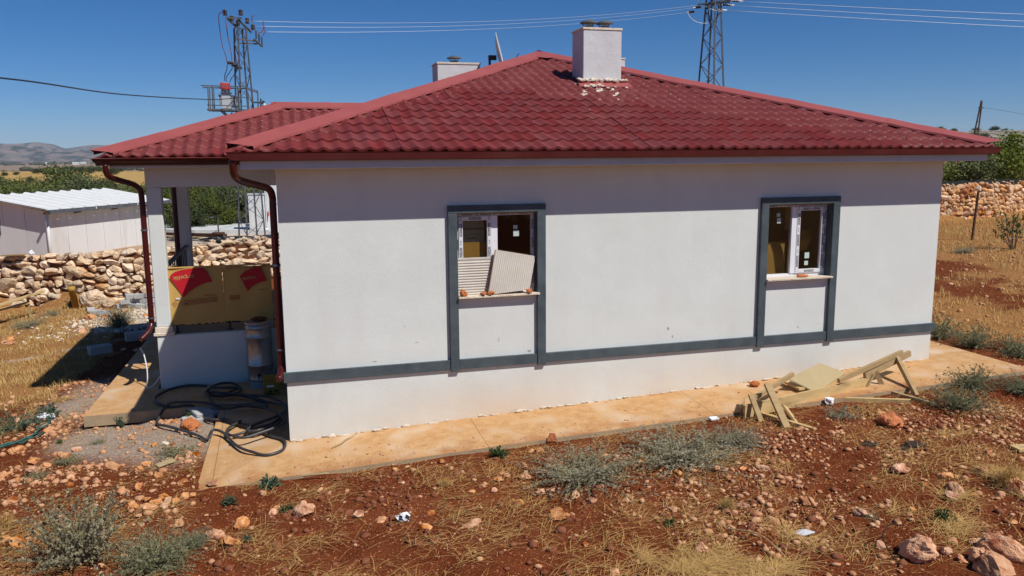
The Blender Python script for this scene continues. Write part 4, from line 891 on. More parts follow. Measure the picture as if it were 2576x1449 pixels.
plant('herb', -3.05, 1.5, .08, 'tiny dark green weed on the rubble near the left edge', 'lf_green')
plant('herb', -3.52, 3.0, .30, 'bushy green weed behind the teal net at the left', 'lf_teal', hz=.8)
plant('sprawl', -3.85, 2.6, .55, 'wide low green weed by the left edge beside the teal net', 'lf_teal', hz=.8)
plant('herb', -1.40, 1.85, .16, 'dark weed in the shade in front of the porch apron', 'lf_green', hz=.9)
plant('herb', -1.12, 2.05 -.15, .13, 'dark weed in the shade beside the cement tile', 'lf_green', v=1)
plant('herb', -.46, -2.52, .09, 'small teal weed right of the heap of three pink stones', 'lf_teal')
plant('tuft', -2.95, -1.25, .22, 'pale dry tuft at the left edge among straw', 'straw', 'straw')
plant('herb', 2.46, -1.30, .20, 'fresh green weed against the front edge of the apron', 'lf_green', v=1, hz=.9)
plant('grey_bush', 3.25, -2.25, .84, 'large silvery grey bush on the soil, left of two', 'lf_blue', hz=.48, name='grey_bush')
plant('grey_bush', 4.55, -2.12, .92, 'large silvery grey bush on the soil, right of two', 'lf_blue', hz=.45, name='grey_bush', v=1)
plant('grey_bush', 5.35, -1.95, .46, 'small grey bush between the second big one and the trestle foot', 'lf_blue', hz=.6, name='grey_bush', v=2)
plant('herb', 3.58, -3.66, .11, 'small green weed in straw below the second grey bush', 'lf_green')
plant('tuft', 1.67, -1.89, .16, 'wispy dry weed in the middle of the bare soil', 'straw', 'straw', hz=.7, v=1)
plant('sprawl', 7.16, -1.64, .32, 'sparse grey weed in front of the wooden trestle', 'lf_blue')
plant('flower_bush', 8.85, -1.9, .52, 'grey green straggly weed right of the trestle foot', 'lf_grey', hz=.6, name='weed')
plant('herb', 6.08, -4.55, .16, 'green weed among straw at the lower right, above the boulders', 'lf_green', v=1)
plant('tuft', 4.30, -3.55, .16, 'upright brown straw tuft at the right foreground', 'gold', 'gold')
plant('tuft', 7.23, -4.2, .32, 'tall golden straw tuft by the right edge of the frame', 'straw', 'straw', v=1)
plant('sprawl', 5.5, -4.25, .10, 'tiny grey weed in the rubble at the lower right', 'lf_blue', v=1)
plant('flower_bush', 11.55, 1.35, .50, 'grey green bush at the right corner of the house, farthest of three', 'lf_grey', hz=.8, v=1)
plant('flower_bush', 11.55, .55, .50, 'grey green bush at the right corner of the house, middle of three', 'lf_grey', hz=.75)
plant('sprawl', 11.75, -.2, .45, 'grey green bush at the right corner of the house, nearest of three', 'lf_grey', hz=1.1)
plant('grey_bush', 19.77, 9.11, .42, 'low grey tuft in the dry field before the right stone wall', 'lf_blue', hz=.6)
plant('sapling', 21.3, 8.9, 1.05, 'thin green sapling in the dry field by the right edge', 'lf_green', 'bark', name='sapling', hz=1.3)
plant('flower_bush', 9.75, -1.25, .45, 'dark green weed where the apron ends behind the trestle', 'lf_grey', hz=.7)
plant('grey_bush', 10.3, -1.6, .48, 'grey straggly weed at the right end of the apron, near the frame edge', 'lf_grey', hz=.6, v=2)
plant('sprawl', 12.0, .0, .5, 'grey green ground weed right of the apron corner', 'lf_grey', v=1)
plant('spiky', -3.75, 10.2, .60, 'spiky grey green bush half in the shadow of the porch roof', 'lf_grey', 'lf_grey', hz=.85, name='spiky_bush')
plant('grey_bush', -6.1, 11.9, .55, 'low grey bush under the tilted plank at the left', 'lf_blue', hz=.5, name='grey_bush')
plant('grey_bush', -5.9, 13.2, .35, 'low grey bush at the foot of the wall, left of the yellow pipe', 'lf_blue', hz=.6, name='grey_bush', v=1)
plant('herb', -5.6, 14.1, .3, 'green weed beside the yellow pipe at the wall foot', 'lf_teal')

# ------------------------------------------------------------------ trees and bushes beyond the walls
def crown(seed, n, clumps, ls, rz=.8, dens=.55):
    r = np.random.default_rng(seed); C = r.normal(size=(clumps, 3)); C /= np.linalg.norm(C, axis=1)[:, None]; C *= (r.random((clumps, 1))**.45)*.78; C[:, 2] *= rz; C[:, 2] += rz*.75+.15
    cr_ = r.uniform(.16, .36, clumps); k = r.integers(0, clumps, n); d = r.normal(size=(n, 3)); d /= np.linalg.norm(d, axis=1)[:, None]
    P = C[k]+d*(cr_[k]*r.random(n)**.4)[:, None]; P[:, 2] = np.maximum(P[:, 2], .05+r.random(n)*.1)
    nn = d+r.normal(size=(n, 3))*.6; nn[:, 2] += .4; nn /= np.linalg.norm(nn, axis=1)[:, None]; a = np.cross(nn, r.normal(size=(n, 3))); a /= np.linalg.norm(a, axis=1)[:, None]+1e-9; b = np.cross(nn, a); s = (ls*r.uniform(.6, 1.3, n))[:, None]
    V = np.stack([P-a*s*.5, P+b*s*.3, P+a*s*.5, P-b*s*.3], 1); return np_mesh('crown', V.reshape(-1, 3), np.arange(n*4).reshape(-1, 4))
def trunk_mesh(seed):
    r = np.random.default_rng(seed); mb = MB(); mb.tube(catmull([(0, 0, -.1), (r.normal()*.03, r.normal()*.03, .25), (r.normal()*.06, r.normal()*.06, .55), (r.normal()*.08, r.normal()*.08, .9)], 2), [.07, .065, .055, .05, .04, .03, .02], 6)
    for k in range(6):
        a = k*1.05+r.random(); z = r.uniform(.15, .6); mb.tube([(0, 0, z), (math.cos(a)*.2, math.sin(a)*.2, z+.2), (math.cos(a)*.5, math.sin(a)*.5, z+.45+r.random()*.3)], [.035, .025, .01], 5)
    return mb.mesh('trunk')
CR = [crown(500+i, 4600, 64, .078, .62+.12*(i % 3)) for i in range(5)]; TK = [trunk_mesh(600+i) for i in range(3)]
for c in CR[:3]: c.materials.append(MT['lf_tree'])
for c in CR[3:]: c.materials.append(MT['lf_tree2'])
for t in TK: t.materials.append(MT['bark'])
def tree(x, y, r, label, group=None, v=0, hz=1, name='oak_bush', zoff=0):
    t = thing(name, label, 'bush' if 'bush' in name else 'tree', (x, y, float(ground(x, y))-.1+zoff), group); rz = RNG.uniform(0, 6.3)
    link('trunk', TK[v % 3], None, t, (0, 0, 0), (0, 0, rz), (r, r, r*hz)); link('crown', CR[v % 5], None, t, (0, 0, 0), (0, 0, rz), (r, r, r*hz)); return t
ang_ = lambda a, d: (d*math.sin(a), d*math.cos(a)-10.61)
k = 0
for row, (d0, n, r0, h0) in enumerate([(44, 16, 1.5, 1.3), (47, 15, 1.5, 1.25), (51, 16, 1.6, 1.3), (56, 17, 1.7, 1.35), (62, 18, 1.8, 1.35), (70, 19, 1.9, 1.35), (79, 20, 2.0, 1.3), (89, 20, 2.2, 1.2), (100, 18, 2.2, 1.1)]):
    for i in range(n):
        a = -.33+(i+RNG.uniform(-.35, .35))*(.43/n); d = d0+RNG.normal()*1.6; x, y = ang_(a, d)
        lowr = .9 if a > -.2 else 1.0
        tree(x, y, r0*RNG.uniform(.8, 1.15)*lowr, (vv := int(RNG.integers(0, 5))) < 3 and 'olive green oak bush in the thick belt behind the shed and pylon' or 'dark green oak bush in the thick belt behind the shed and pylon', 'oak bushes in the belt behind the shed', vv, h0*RNG.uniform(.92, 1.08)*.86*lowr)
for (px, d, r) in [(-.272, 200, 1.8), (-.262, 205, 1.6), (-.244, 222, 2.6), (-.239, 224, 2.2), (-.25, 165, 2.0), (-.232, 205, 2.2), (-.226, 206, 2.6), (-.222, 170, 1.9), (-.236, 150, 2.3), (-.219, 228, 2.6), (-.212, 230, 3.0), (-.206, 229, 2.6), (-.20, 215, 3.0), (-.192, 212, 3.2), (-.185, 225, 2.6), (-.176, 196, 2.6), (-.171, 195, 2.8), (-.165, 220, 2.4), (-.278, 175, 2.2)]:
    x, y = ang_(px, d); tree(x, y, r*.52, 'lone dark round tree standing in the golden field in the distance', 'lone trees in the golden field', RNG.integers(3, 5), .85, 'round_tree')
for i, (x, y, r, hz, lab) in enumerate([(27.9, 19.6, 1.6, .72, 'dark green bush behind the right stone wall, under the roof corner'), (29.6, 19.2, 1.7, .8, 'big grey green bush behind the right stone wall at the frame edge'), (31.5, 19.4, 1.9, .9, 'tall dark bush behind the right stone wall, cut by the frame'), (33.2, 21, 2.0, .9, 'dark bush farther right behind the stone wall'), (26.2, 20.2, 1.1, .6, 'low yellowish bush behind the right stone wall beside the downpipe elbow')]):
    tree(x, y, r, lab, None, i, hz)
for i in range(9):
    a = .765+i*.012+RNG.normal()*.01; d = RNG.uniform(75, 170); x, y = ang_(a, d); tree(x, y, RNG.uniform(1.0, 1.7), 'small dark bush on the rocky hillside at the right', 'bushes on the rocky hillside', 3+i % 2, .7)
for i in range(14):
    a = .70+i*.014+RNG.normal()*.006; d = RNG.uniform(245, 275); x, y = ang_(a, d); tree(x, y, RNG.uniform(.9, 1.7), 'tiny dark bush on the crest of the rocky hill at the right', 'bushes on the hill crest', 3+i % 2, .7)
# distant scrub on the plain: one mass
V0, F0 = ICO[1]; n = 2600; a = RNG.uniform(-.6, .2, n); d = 300*(12**RNG.random(n)); x, y = d*np.sin(a), d*np.cos(a)-10.61
ok = (fbm(x, y, 260, 3, 90) > .44); x, y, d = x[ok], y[ok], d[ok]; n = len(x); s = RNG.uniform(1.2, 3.6, n)*np.clip(d/700, .8, 2.2); z = ground(x, y)
V = V0[None]*RNG.uniform(.7, 1.2, (n, len(V0), 1))*s[:, None, None]*np.array([1.3, 1.3, .62])+np.stack([x, y, z+s*.3], -1)[:, None]
kind(link('scrub', np_mesh('scrub', V, (np.array(F0)[None]+(np.arange(n)*len(V0))[:, None, None]).reshape(-1, 3)), MT['scrub']), 'stuff')
# pale limestone ledges on the right hillside and rock outcrops in the bush belt
V0, F0 = rock_v(77, 2); n = 420; a = RNG.uniform(.70, .98, n); d = RNG.uniform(95, 262, n); x, y = d*np.sin(a), d*np.cos(a)-10.61; s = RNG.uniform(.5, 1.7, n); z = ground(x, y)
V = V0[None]*s[:, None, None]*np.array([2.2, 1, .35])+np.stack([x, y, z], -1)[:, None]
MT['ledge'] = mat('grey_ledges', (.34, .30, .25), (.22, .19, .15), scale=.5, rough=1)
kind(link('rock_ledges', np_mesh('rock_ledges', V, (np.array(F0)[None]+(np.arange(n)*len(V0))[:, None, None]).reshape(-1, 3)), MT['ledge']), 'stuff')

# ------------------------------------------------------------------ things in and around the porch
def sheet_thing(name, label, cat, loc): return thing(name, label, cat, loc)
# flattened carton hung over the railing, printed side out and upside down
cx = lambda px: -1.985+.001453*px+.003
czf = lambda py: 1.93-.00151*(py-185)
CB = thing('cardboard_sheet', 'flattened appliance carton with upside down red logos, hung on the porch railing', 'cardboard', (-.95, 3.29, 1.07))
def carton(name, x0, x1, zt, zb, yl, yr, seed, off=0):
    r = np.random.default_rng(seed); nx, nz = 26, 10; V = []
    for i in range(nx+1):
        x = x0+(x1-x0)*i/nx; y = yl+(yr-yl)*i/nx; b = zb+off*(i/nx)+r.normal()*.008+(.02 if (i//4) % 2 else 0)*(r.random()); t = zt+.012*math.sin(i*.3)
        for j in range(nz+1):
            z = t+(b-t)*j/nz; V.append((x, y+.008*math.sin(i*.4+j*.5)-.0*j, z))
    Vb = [(a, b_+.006, c) for a, b_, c in V]; F = []
    for i in range(nx):
        for j in range(nz):
            q = i*(nz+1)+j; F.append((q, q+1, q+nz+2, q+nz+1)); q += len(V); F.append((q, q+nz+1, q+nz+2, q+1))
    for i in range(nx):
        for j in (0, nz): q = i*(nz+1)+j; F.append((q, q+nz+1, q+nz+1+len(V), q+len(V)))
    return MB().add(V+Vb, F).build(name, MT['cardboard'], CB)
carton('panel', -1.775, -.915, 1.93, 1.0, 3.285, 3.275, 1); carton('panel', -.91, -.16, 1.915, 1.02, 3.275, 3.30, 2, -.07)
MB().box(-1.775, -.16, 3.272, 3.355, 1.922, 1.935).build('fold', MT['cardboard'], CB)
def flat_poly(mb, pts, y): mb.add([(cx(a), y, czf(b)) for a, b in pts], [tuple(range(len(pts)))])
YP = 3.262
mb = MB(); flat_poly(mb, [(188, 275), (212, 248), (250, 225), (320, 206), (400, 197), (470, 192), (520, 195), (562, 212), (627, 345), (560, 356), (500, 376), (440, 405), (380, 444), (317, 505)], YP); mb.build('red_emblem', MT['print_red'], CB)
mb = MB(); flat_poly(mb, [(918, 305), (945, 278), (985, 250), (1040, 228), (1090, 214), (1142, 208), (1208, 365), (1150, 374), (1090, 394), (1040, 420), (994, 470)], YP); mb.build('red_emblem', MT['print_red'], CB)
mb = MB(); e = np.array([-1, 0, -.06]); up = np.array([-.06, 0, -1.])
lettering(mb, 'arçelik', (cx(332), YP-.003, czf(288)), .322, .082, e/1., up/1., .012); mb.build('lettering', MT['cardboard_y'], CB); mb = MB(); lettering(mb, 'arçelik', (cx(1012), YP-.003, czf(328)), .218, .062, e, up, .012); mb.build('lettering', MT['cardboard_y'], CB)
mb = MB(); lettering(mb, 'arka/back', (cx(592), YP, czf(493)), .20, .036, (-1, 0, 0), (0, 0, -1)); mb.build('lettering', MT['print_rust'], CB); mb = MB(); lettering(mb, 'yan/side', (cx(1166), YP, czf(460)), .165, .034, (-1, 0, 0), (0, 0, -1)); mb.build('lettering', MT['print_rust'], CB)
mb = MB()
def ring(x, z, w_, h_, t=.006):
    mb.box(x-w_/2, x+w_/2, YP-.001, YP, z+h_/2-t, z+h_/2).box(x-w_/2, x+w_/2, YP-.001, YP, z-h_/2, z-h_/2+t).box(x-w_/2, x-w_/2+t, YP-.001, YP, z-h_/2+t, z+h_/2-t).box(x+w_/2-t, x+w_/2, YP-.001, YP, z-h_/2+t, z+h_/2-t)
for i, px in enumerate((343, 403, 463, 523, 583, 641)):
    x = cx(px); z = czf(562-i*4.5); ring(x, z, .072, .078)
    if i == 0: mb.add([(x-.022, YP-.001, z-.025), (x+.022, YP-.001, z-.025), (x+.016, YP-.001, z-.006), (x, YP-.001, z+.002), (x-.016, YP-.001, z-.006)], [(0, 1, 2, 3, 4)]).box(x-.002, x+.002, YP-.001, YP, z, z+.028)
    elif i == 5: mb.box(x-.018, x-.008, YP-.001, YP, z-.028, z+.01).box(x+.008, x+.018, YP-.001, YP, z-.028, z+.01).box(x-.026, x+.026, YP-.001, YP, z+.016, z+.021)
    elif i == 3: mb.beam((x-.03, YP, z-.03), (x+.03, YP, z+.03), .001, .005).beam((x+.03, YP, z-.03), (x-.03, YP, z+.03), .001, .005)
    else: mb.box(x-.02, x+.02, YP-.001, YP, z-.012, z-.006).box(x-.004, x+.004, YP-.001, YP, z-.006, z+.024)
for px, py in ((822, 532), (880, 530)):
    x, z = cx(px), czf(py); ring(x, z, .07, .072); mb.box(x-.015, x-.006, YP-.001, YP, z-.024, z+.02).box(x+.006, x+.015, YP-.001, YP, z-.024, z+.02)
for i in range(5): x, z = cx(815+i*88), czf(204); ring(x, z, .085, .03, .005)
x, z = cx(285), czf(566); a8 = [(x+.036*math.cos(k*PI/4+.39), z+.036*math.sin(k*PI/4+.39)) for k in range(8)]
for k in range(8): mb.beam((a8[k][0], YP, a8[k][1]), (a8[(k+1) % 8][0], YP, a8[(k+1) % 8][1]), .001, .004)
x = cx(223); z = czf(572); t3 = [(x-.034, z+.025), (x+.034, z+.025), (x, z-.035)]
for k in range(3): mb.beam((t3[k][0], YP, t3[k][1]), (t3[(k+1) % 3][0], YP, t3[(k+1) % 3][1]), .001, .006)
lettering(mb, 'PAP', (x, YP, z+.045), .04, .015, (-1, 0, 0), (0, 0, -1)); mb.build('handling_symbol', MT['print_rust'], CB)
MB().box(cx(238), cx(274), YP-.002, YP, czf(521), czf(504)).build('sticker', MT['paperwhite'], CB)

# galvanised water drum with tap
bx, by, bz = -.40, 2.86, .12
BR = thing('metal_drum', 'tall galvanised metal drum with a tap in the shade of the porch', 'drum', (bx, by, bz))
MB().lathe([(.195, 0), (.200, .012), (.200, .03), (.196, .05), (.200, .24), (.207, .25), (.207, .262), (.200, .272), (.203, .70), (.211, .71), (.211, .722), (.203, .732), (.204, .85), (.213, .86), (.213, .872), (.205, .882), (.207, .93)], (bx, by, bz), 40).build('body', MT['galv'], BR, True)
MB().lathe([(.212, .925), (.222, .93), (.222, .95), (.21, .957), (.12, .967), (.02, .97)], (bx, by, bz), 40).build('lid', MT['galv'], BR, True)
MB().tube([(bx-.02, by-.19, bz+.11), (bx-.025, by-.26, bz+.11)], .014, 8).tube([(bx-.025, by-.25, bz+.11), (bx-.03, by-.265, bz+.05)], .010, 8).box(bx-.055, bx+.005, by-.255, by-.245, bz+.125, bz+.135).lathe([(.03, 0), (.03, .01)], (bx-.02, by-.19, bz+.11), 12, 'y').build('tap', MT['rust'], BR)
tag(MB().box(-.56, -.24, 2.70, 3.02, -.02, .118, .006).build('cement_block', MT['grey_concrete']), 'grey block under the metal drum in the porch corner', 'block')
V, F = rock_v(61, 3, 5, .35); tag(MB().add(V*(.13, .09, .035)+(bx+.02, by-.02, bz+.995), F).build('rag', MT['core']), 'crumpled brown rag on the lid of the metal drum', 'rag')
# oil tin with red cap on its side... the tin stands by the downpipe
TN = thing('oil_tin', 'dark yellow rectangular oil tin standing beside the downpipe on the apron', 'tin', (-.235, 2.30, -.03))
MB().box(-.355, -.115, 2.22, 2.40, -.028, .335, .012).build('body', MT['tin'], TN)
MB().box(-.335, -.135, 2.235, 2.385, .336, .348, .003).lathe([(.02, 0), (.02, .05), (.015, .052)], (-.16, 2.3, .349), 10).build('top', MT['steel'], TN)
mb = MB(); lettering(mb, 'YAĞ', (-.25, 2.219, .235), .09, .03, (1, 0, 0), (0, 0, 1), .02)
for px, pz, pw, ph in ((-.27, .04, .11, .028), (-.255, .075, .06, .03), (-.165, .075, .05, .045)): mb.prism([(math.cos(k*.524)*pw/2, math.sin(k*.524)*ph/2) for k in range(12)], (px, 2.2195, pz), (1, 0, 0), (0, 0, 1), (0, -1, 0), .001)
mb.build('print', MT['black'], TN)
MB().box(-.305, -.195, 2.2185, 2.2195, .14, .17).build('print_band', MT['film'], TN)
# downpipe outlet shoe catching the sun is part of the pipe; white cable hanging by the porch corner
tag(MB().tube(catmull([(-2.26, 3.5, .62), (-2.20, 3.42, .52), (-2.16, 3.34, .3), (-2.16, 3.3, .12), (-2.17, 3.24, .02), (-2.07, 3.32, .04), (-1.97, 3.44, .16)], 6), .010, 8).build('white_tube', MT['plastic_white']), 'thin white plastic tube bent upright beside the porch base', 'tube')

# coil of black hose spilling from porch to apron
HZ = [(-1.25, 3.05), (-1.54, 3.12), (-1.79, 3.04), (-1.94, 2.74), (-1.96, 2.49), (-1.86, 2.21), (-1.65, 2.01), (-1.44, 2.04), (-1.28, 1.88), (-1.06, 1.4), (-0.87, 1.34), (-0.76, 1.11), (-0.59, 0.88), (-0.41, 0.59), (-0.23, 0.26), (-0.1, 0.06), (-0.06, -0.16), (-0.12, -0.32), (-0.29, -0.38), (-0.47, -0.23), (-0.59, -0.07), (-0.71, 0.22), (-0.85, 0.62), (-1.0, 0.78), (-1.07, 0.58), (-1.19, 0.83), (-1.38, 1.06), (-1.66, 1.41), (-1.8, 1.6), (-1.84, 1.83), (-1.71, 2.02), (-1.48, 2.08), (-1.17, 1.99), (-0.9, 1.77), (-0.62, 1.71), (-0.33, 1.49), (-0.31, 1.69), (-0.43, 1.93), (-0.73, 2.21), (-1.02, 2.27), (-1.21, 2.51), (-1.12, 2.91), (-0.88, 2.98), (-0.71, 2.66), (-0.75, 2.29), (-0.92, 2.16), (-1.12, 2.3), (-1.22, 2.48), (-1.15, 2.72), (-0.94, 2.58), (-0.74, 2.55), (-0.89, 2.33), (-0.53, 2.06), (-0.24, 1.87), (-0.05, 1.47), (-0.04, 1.14), (-0.18, 0.87), (-0.41, 0.71), (-0.54, 0.58), (-0.52, 0.43), (-0.39, 0.39), (-0.3, 0.48), (-0.15, 0.63), (-0.05, 0.95), (-0.05, 1.34), (-0.29, 1.71), (-0.63, 2.07), (-0.92, 2.18), (-1.12, 2.33), (-1.17, 2.2), (-1.05, 1.92), (-0.86, 1.72), (-0.42, 1.45), (-0.15, 0.98), (-0.05, 0.54), (-0.18, 0.31), (-0.4, 0.21), (-0.56, 0.15), (-0.71, 0.2)]
def surf(x, y):
    if x > -1.07 and -1.06 < y < 1.965 and x < 0: return az(x, y)
    if x > -2.84 and 1.96 <= y < 3.2: return 0.0
    return float(ground(x, y))
def hose_path(L, z0): 
    P = []
    for i, (x, y) in enumerate(L):
        x = min(x, -.04) if y > -.02 else x; y = min(y, 3.12) if x > -1.97 else y
        P.append((x, y, surf(x, y)+z0+(.028*(i//22))+.012*math.sin(i*1.7)))
    Q = catmull(P, 4); return [(q.x, q.y, max(q.z, surf(q.x, q.y)+.018)) for q in Q]
HS = thing('garden_hose', 'long loose coil of thick black hose between the porch and the house corner', 'hose', (-.6, 1, 0))
MB().tube(hose_path(HZ, .022), .019, 8).build('coil', MT['hose'], HS, True)
MB().tube(hose_path([(-0.65, 1.05), (-0.78, 0.82), (-0.82, 0.67), (-0.74, 0.5), (-0.58, 0.51), (-0.42, 0.6), (-0.23, 0.74), (-0.11, 0.97)], .045), .019, 8).build('loop', MT['hose'], HS, True)

def lump(name, seed, c, sc, m, label, cat, sub=3, rough=.3, planes=6, rot=None):
    V, F = rock_v(seed, sub, planes, rough); V = V*np.array(sc)
    if rot is not None: V = V @ np.array(Matrix.Rotation(rot, 3, 'Z').transposed())
    return tag(MB().add(V+np.array(c), F).build(name, m), label, cat)
def zt(x, y): return float(ground(x, y))
def tilted_block(name, c, size, rot, m, label, cat, group=None):
    b = MB().box(-size[0]/2, size[0]/2, -size[1]/2, size[1]/2, -size[2]/2, size[2]/2, .006); V = np.concatenate(b.v) @ np.array(Matrix.Rotation(rot[2], 3, 'Z') @ Matrix.Rotation(rot[1], 3, 'Y') @ Matrix.Rotation(rot[0], 3, 'X')).T
    o = MB().add(V+np.array(c), b.f).build(name, m); return tag(o, label, cat, group)
tilted_block('cement_tile', (-1.28, 1.74, zt(-1.28, 1.74)+.03), (.42, .24, .05), (.10, -.08, .25), MT['grey_concrete'], 'pale grey cement slab in sunlight, lower of two by the black hose', 'slab')
tilted_block('cement_tile', (-1.20, 2.0-.12, zt(-1.2, 1.88)+.085), (.36, .30, .05), (.14, .1, .5), MT['grey_concrete'], 'grey cement slab in the shade, upper of two by the black hose', 'slab')
tilted_block('cinder_block', (-3.62, 7.3, zt(-3.62, 7.3)+.09), (.42, .2, .18), (0, 0, .5), MT['grey_concrete'], 'grey concrete block in the roof shadow, nearer of two beyond the porch', 'block')
tilted_block('cinder_block', (-3.05, 8.3, zt(-3.05, 8.3)+.09), (.5, .22, .18), (0, 0, .3), MT['grey_concrete'], 'grey concrete block in the roof shadow, farther of two beyond the porch', 'block')
k = 0
for row in range(3):
    for i in range(6-row):
        x = -4.15+i*.27+row*.12+RNG.normal()*.03; y = 12.95-.1*i+RNG.normal()*.05
        tilted_block('cinder_block', (x, y, zt(x, y)+.07+row*.125), (.24, .19, .12), (RNG.normal()*.06, RNG.normal()*.08, RNG.normal()*.3), MT['grey_concrete'], 'pale grey block in the untidy heap of blocks below the stone wall', 'block', 'blocks heaped below the stone wall')
for i, (x, y) in enumerate([(-4.7, 12.5), (-4.45, 12.2), (-4.9, 12.9)]): tilted_block('cinder_block', (x, y, zt(x, y)+.06), (.24, .19, .12), (.1, .2*i, i), MT['grey_concrete'], 'pale grey block in the untidy heap of blocks below the stone wall', 'block', 'blocks heaped below the stone wall')
V, F = rock_v(88, 4, 12, .12); tag(MB().add(V*(.40, .30, .30)+(-5.0, 14.0, zt(-5, 14.)+.2), F).build('boulder', MT['stone_wall']), 'huge tan boulder at the wall foot beside the yellow pipe', 'boulder')
V, F = rock_v(89, 4, 12, .12); tag(MB().add(V*(.24, .18, .15)+(-4.55, 13.5, zt(-4.55, 13.5)+.1), F).build('boulder', MT['stone_wall']), 'tan boulder in front of the huge one by the yellow pipe', 'boulder')
PI_ = thing('pipe', 'short yellow plastic pipe standing open at the foot of the wall', 'pipe', (-5.45, 13.9, zt(-5.45, 13.9)))
zz = zt(-5.45, 13.9); MB().lathe([(.085, 0), (.085, .50), (.098, .505), (.098, .62), (.082, .62), (.075, .45)], (0, 0, 0), 18).build('tube', MT['yellow_pipe'], PI_, True)
PI_.children[0].data.transform(Matrix.Translation((-wloc(PI_)[0]*-1, 0, 0)) if False else Matrix.Identity(4)); PI_.children[0].location = (5.45-5.45, 0, 0)
for o_ in PI_.children: o_.data.transform(Matrix.Translation(tuple(wloc(PI_)))); o_.rotation_euler = (.05, -.12, 0)

# timber trestles and board tipped over at the right
TR = thing('wooden_trestle', 'broken low wooden trestle of pale planks tipped over at the apron edge', 'trestle', (7.2, -1.1, .1))
def plank(a, b, w_, h_, m='wood', name='plank', up=(0, 0, 1), tw=0, par=None): return MB().beam(a, b, w_, h_, up, tw).build(name, MT[m], TR if par is None else par)
plank((5.93, -1.22, .20), (8.30, -.75, .265), .035, .185)
plank((5.93, -1.14, .17), (6.15, -.85, .19), .03, .17, 'wood_old')
plank((6.27, -1.22, .56), (6.26, -1.72, .10), .10, .035, 'wood_old', 'leg', (0, 1, 0))
plank((6.03, -1.20, .43), (6.07, -1.44, .08), .07, .035, 'wood_old', 'leg', (0, 1, 0))
plank((6.08, -1.19, .36), (7.03, -.70, .50), .05, .055, 'wood_old', 'rail')
plank((7.16, -.27, .29), (7.20, -.70, .26), .10, .03, 'wood', 'leg')
plank((6.55, -1.22, .22), (6.47, -1.64, .11), .10, .03, 'wood', 'leg', (0, 1, 0))
plank((6.22, -1.10, .12), (6.52, -1.95, .12), .06, .05, 'wood', 'foot')
plank((7.66, -.90, .40), (9.02, -.58, .65), .05, .065, 'wood_old', 'rail')
plank((8.22, -.76, .385), (9.20, -.54, .61), .05, .09, 'wood_old', 'rail')
plank((8.90, -.62, .575), (8.72, -1.26, .17), .05, .08, 'wood_old', 'leg')
plank((8.44, -.72, .43), (8.54, -.78, .20), .05, .07, 'wood_old', 'leg')
plank((8.36, -.76, .40), (8.20, -.78, .17), .07, .03, 'wood_old', 'shadow_strip')  # strip of wood standing in for one arm of a cross-shaped shadow
plank((8.38, -.70, .20), (8.66, -1.68, .175), .06, .05, 'wood_old', 'foot')
sh = [(7.03, -.60, .41), (7.84, -.22, .485), (8.30, -.24, .30), (7.42, -.74, .205)]
tag(MB().add(sh+[(x, y, z-.018) for x, y, z in sh], [(0, 3, 2, 1), (4, 5, 6, 7), (0, 1, 5, 4), (1, 2, 6, 5), (2, 3, 7, 6), (3, 0, 4, 7)]).build('plywood_sheet', MT['ply']), 'square tan board lying tilted on the wooden trestle', 'board')
tag(MB().beam((7.62, -1.02, .155), (8.40, -1.50, .19), .055, .075).build('timber', MT['wood']), 'loose square timber lying on the ground in front of the trestle', 'timber')
lump('rock', 91, (6.72, -.22, .25), (.085, .06, .05), MT['rock_orange'], 'small orange stone against the wall behind the trestle', 'rock')
tag(MB().beam((8.15, -3.42, zt(8.15, -3.42)+.03), (9.1, -3.55, zt(9.1, -3.55)+.05), .17, .035).build('plank', MT['wood']), 'end of a pale plank lying at the right edge of the frame', 'plank')
lump('crumpled_bag', 95, (7.36, -1.10, .19), (.085, .06, .055), MT['plastic_white'], 'crumpled white bag under the long plank of the trestle', 'bag')
tilted_block('paper_scrap', (5.53, -1.12, zt(5.53, -1.12)+.025), (.15, .07, .03), (.3, .1, .25), MT['plastic_white'], 'folded white scrap of paper at the apron edge beside the grey bush', 'scrap')
CWR = lump('wrapper', 97, (1.08, -2.60, zt(1.08, -2.6)+.045), (.085, .06, .065), MT['plastic_white'], 'crumpled black and white plastic wrapper on the bare soil', 'wrapper', rough=.5)
CWR.data.materials.append(MT['black'])
for p in CWR.data.polygons:
    c = p.center
    if math.sin(c.x*70+c.y*40)+math.sin(c.z*95+c.x*30) > .25: p.material_index = 1
V = np.array([(-.10, .05, 0), (.0, .08, .01), (.09, -.02, .02), (.04, -.09, .05), (-.05, -.05, .015), (.0, .0, .05)]); tag(MB().add(V*1.05+(4.71, -4.28, zt(4.71, -4.28)+.03), [(0, 4, 5), (4, 3, 5), (3, 2, 5), (2, 1, 5), (1, 0, 5)]).build('paper_scrap', MT['plastic_white']), 'torn white scrap of paper on the rubble at the lower right', 'scrap')
lump('clod', 98, (6.85, -2.55, zt(6.85, -2.55)+.0), (.15, .08, .035), MT['clod'], 'small dark clod on straw in front of the trestle, left of two', 'clod')
lump('clod', 99, (7.25, -2.80, zt(7.25, -2.8)+.0), (.27, .11, .05), MT['clod'], 'wide dark clod on straw in front of the trestle, right of two', 'clod')
lump('crumpled_bag', 96, (-3.57, 2.92, zt(-3.57, 2.92)+.05), (.15, .06, .05), MT['plastic_white'], 'small crumpled white bag in the green weeds at the left', 'bag')
tag(MB().tube(catmull([(.50, -.42, .0), (.62, -.35, .02), (.70, -.24, .03), (.80, -.12, .025), (.86, -.02, .03)], 4), [.006, .009, .011]+[.011]*14, 6).build('stick', MT['wood_old']), 'short curved brown twig lying on the concrete apron', 'twig')
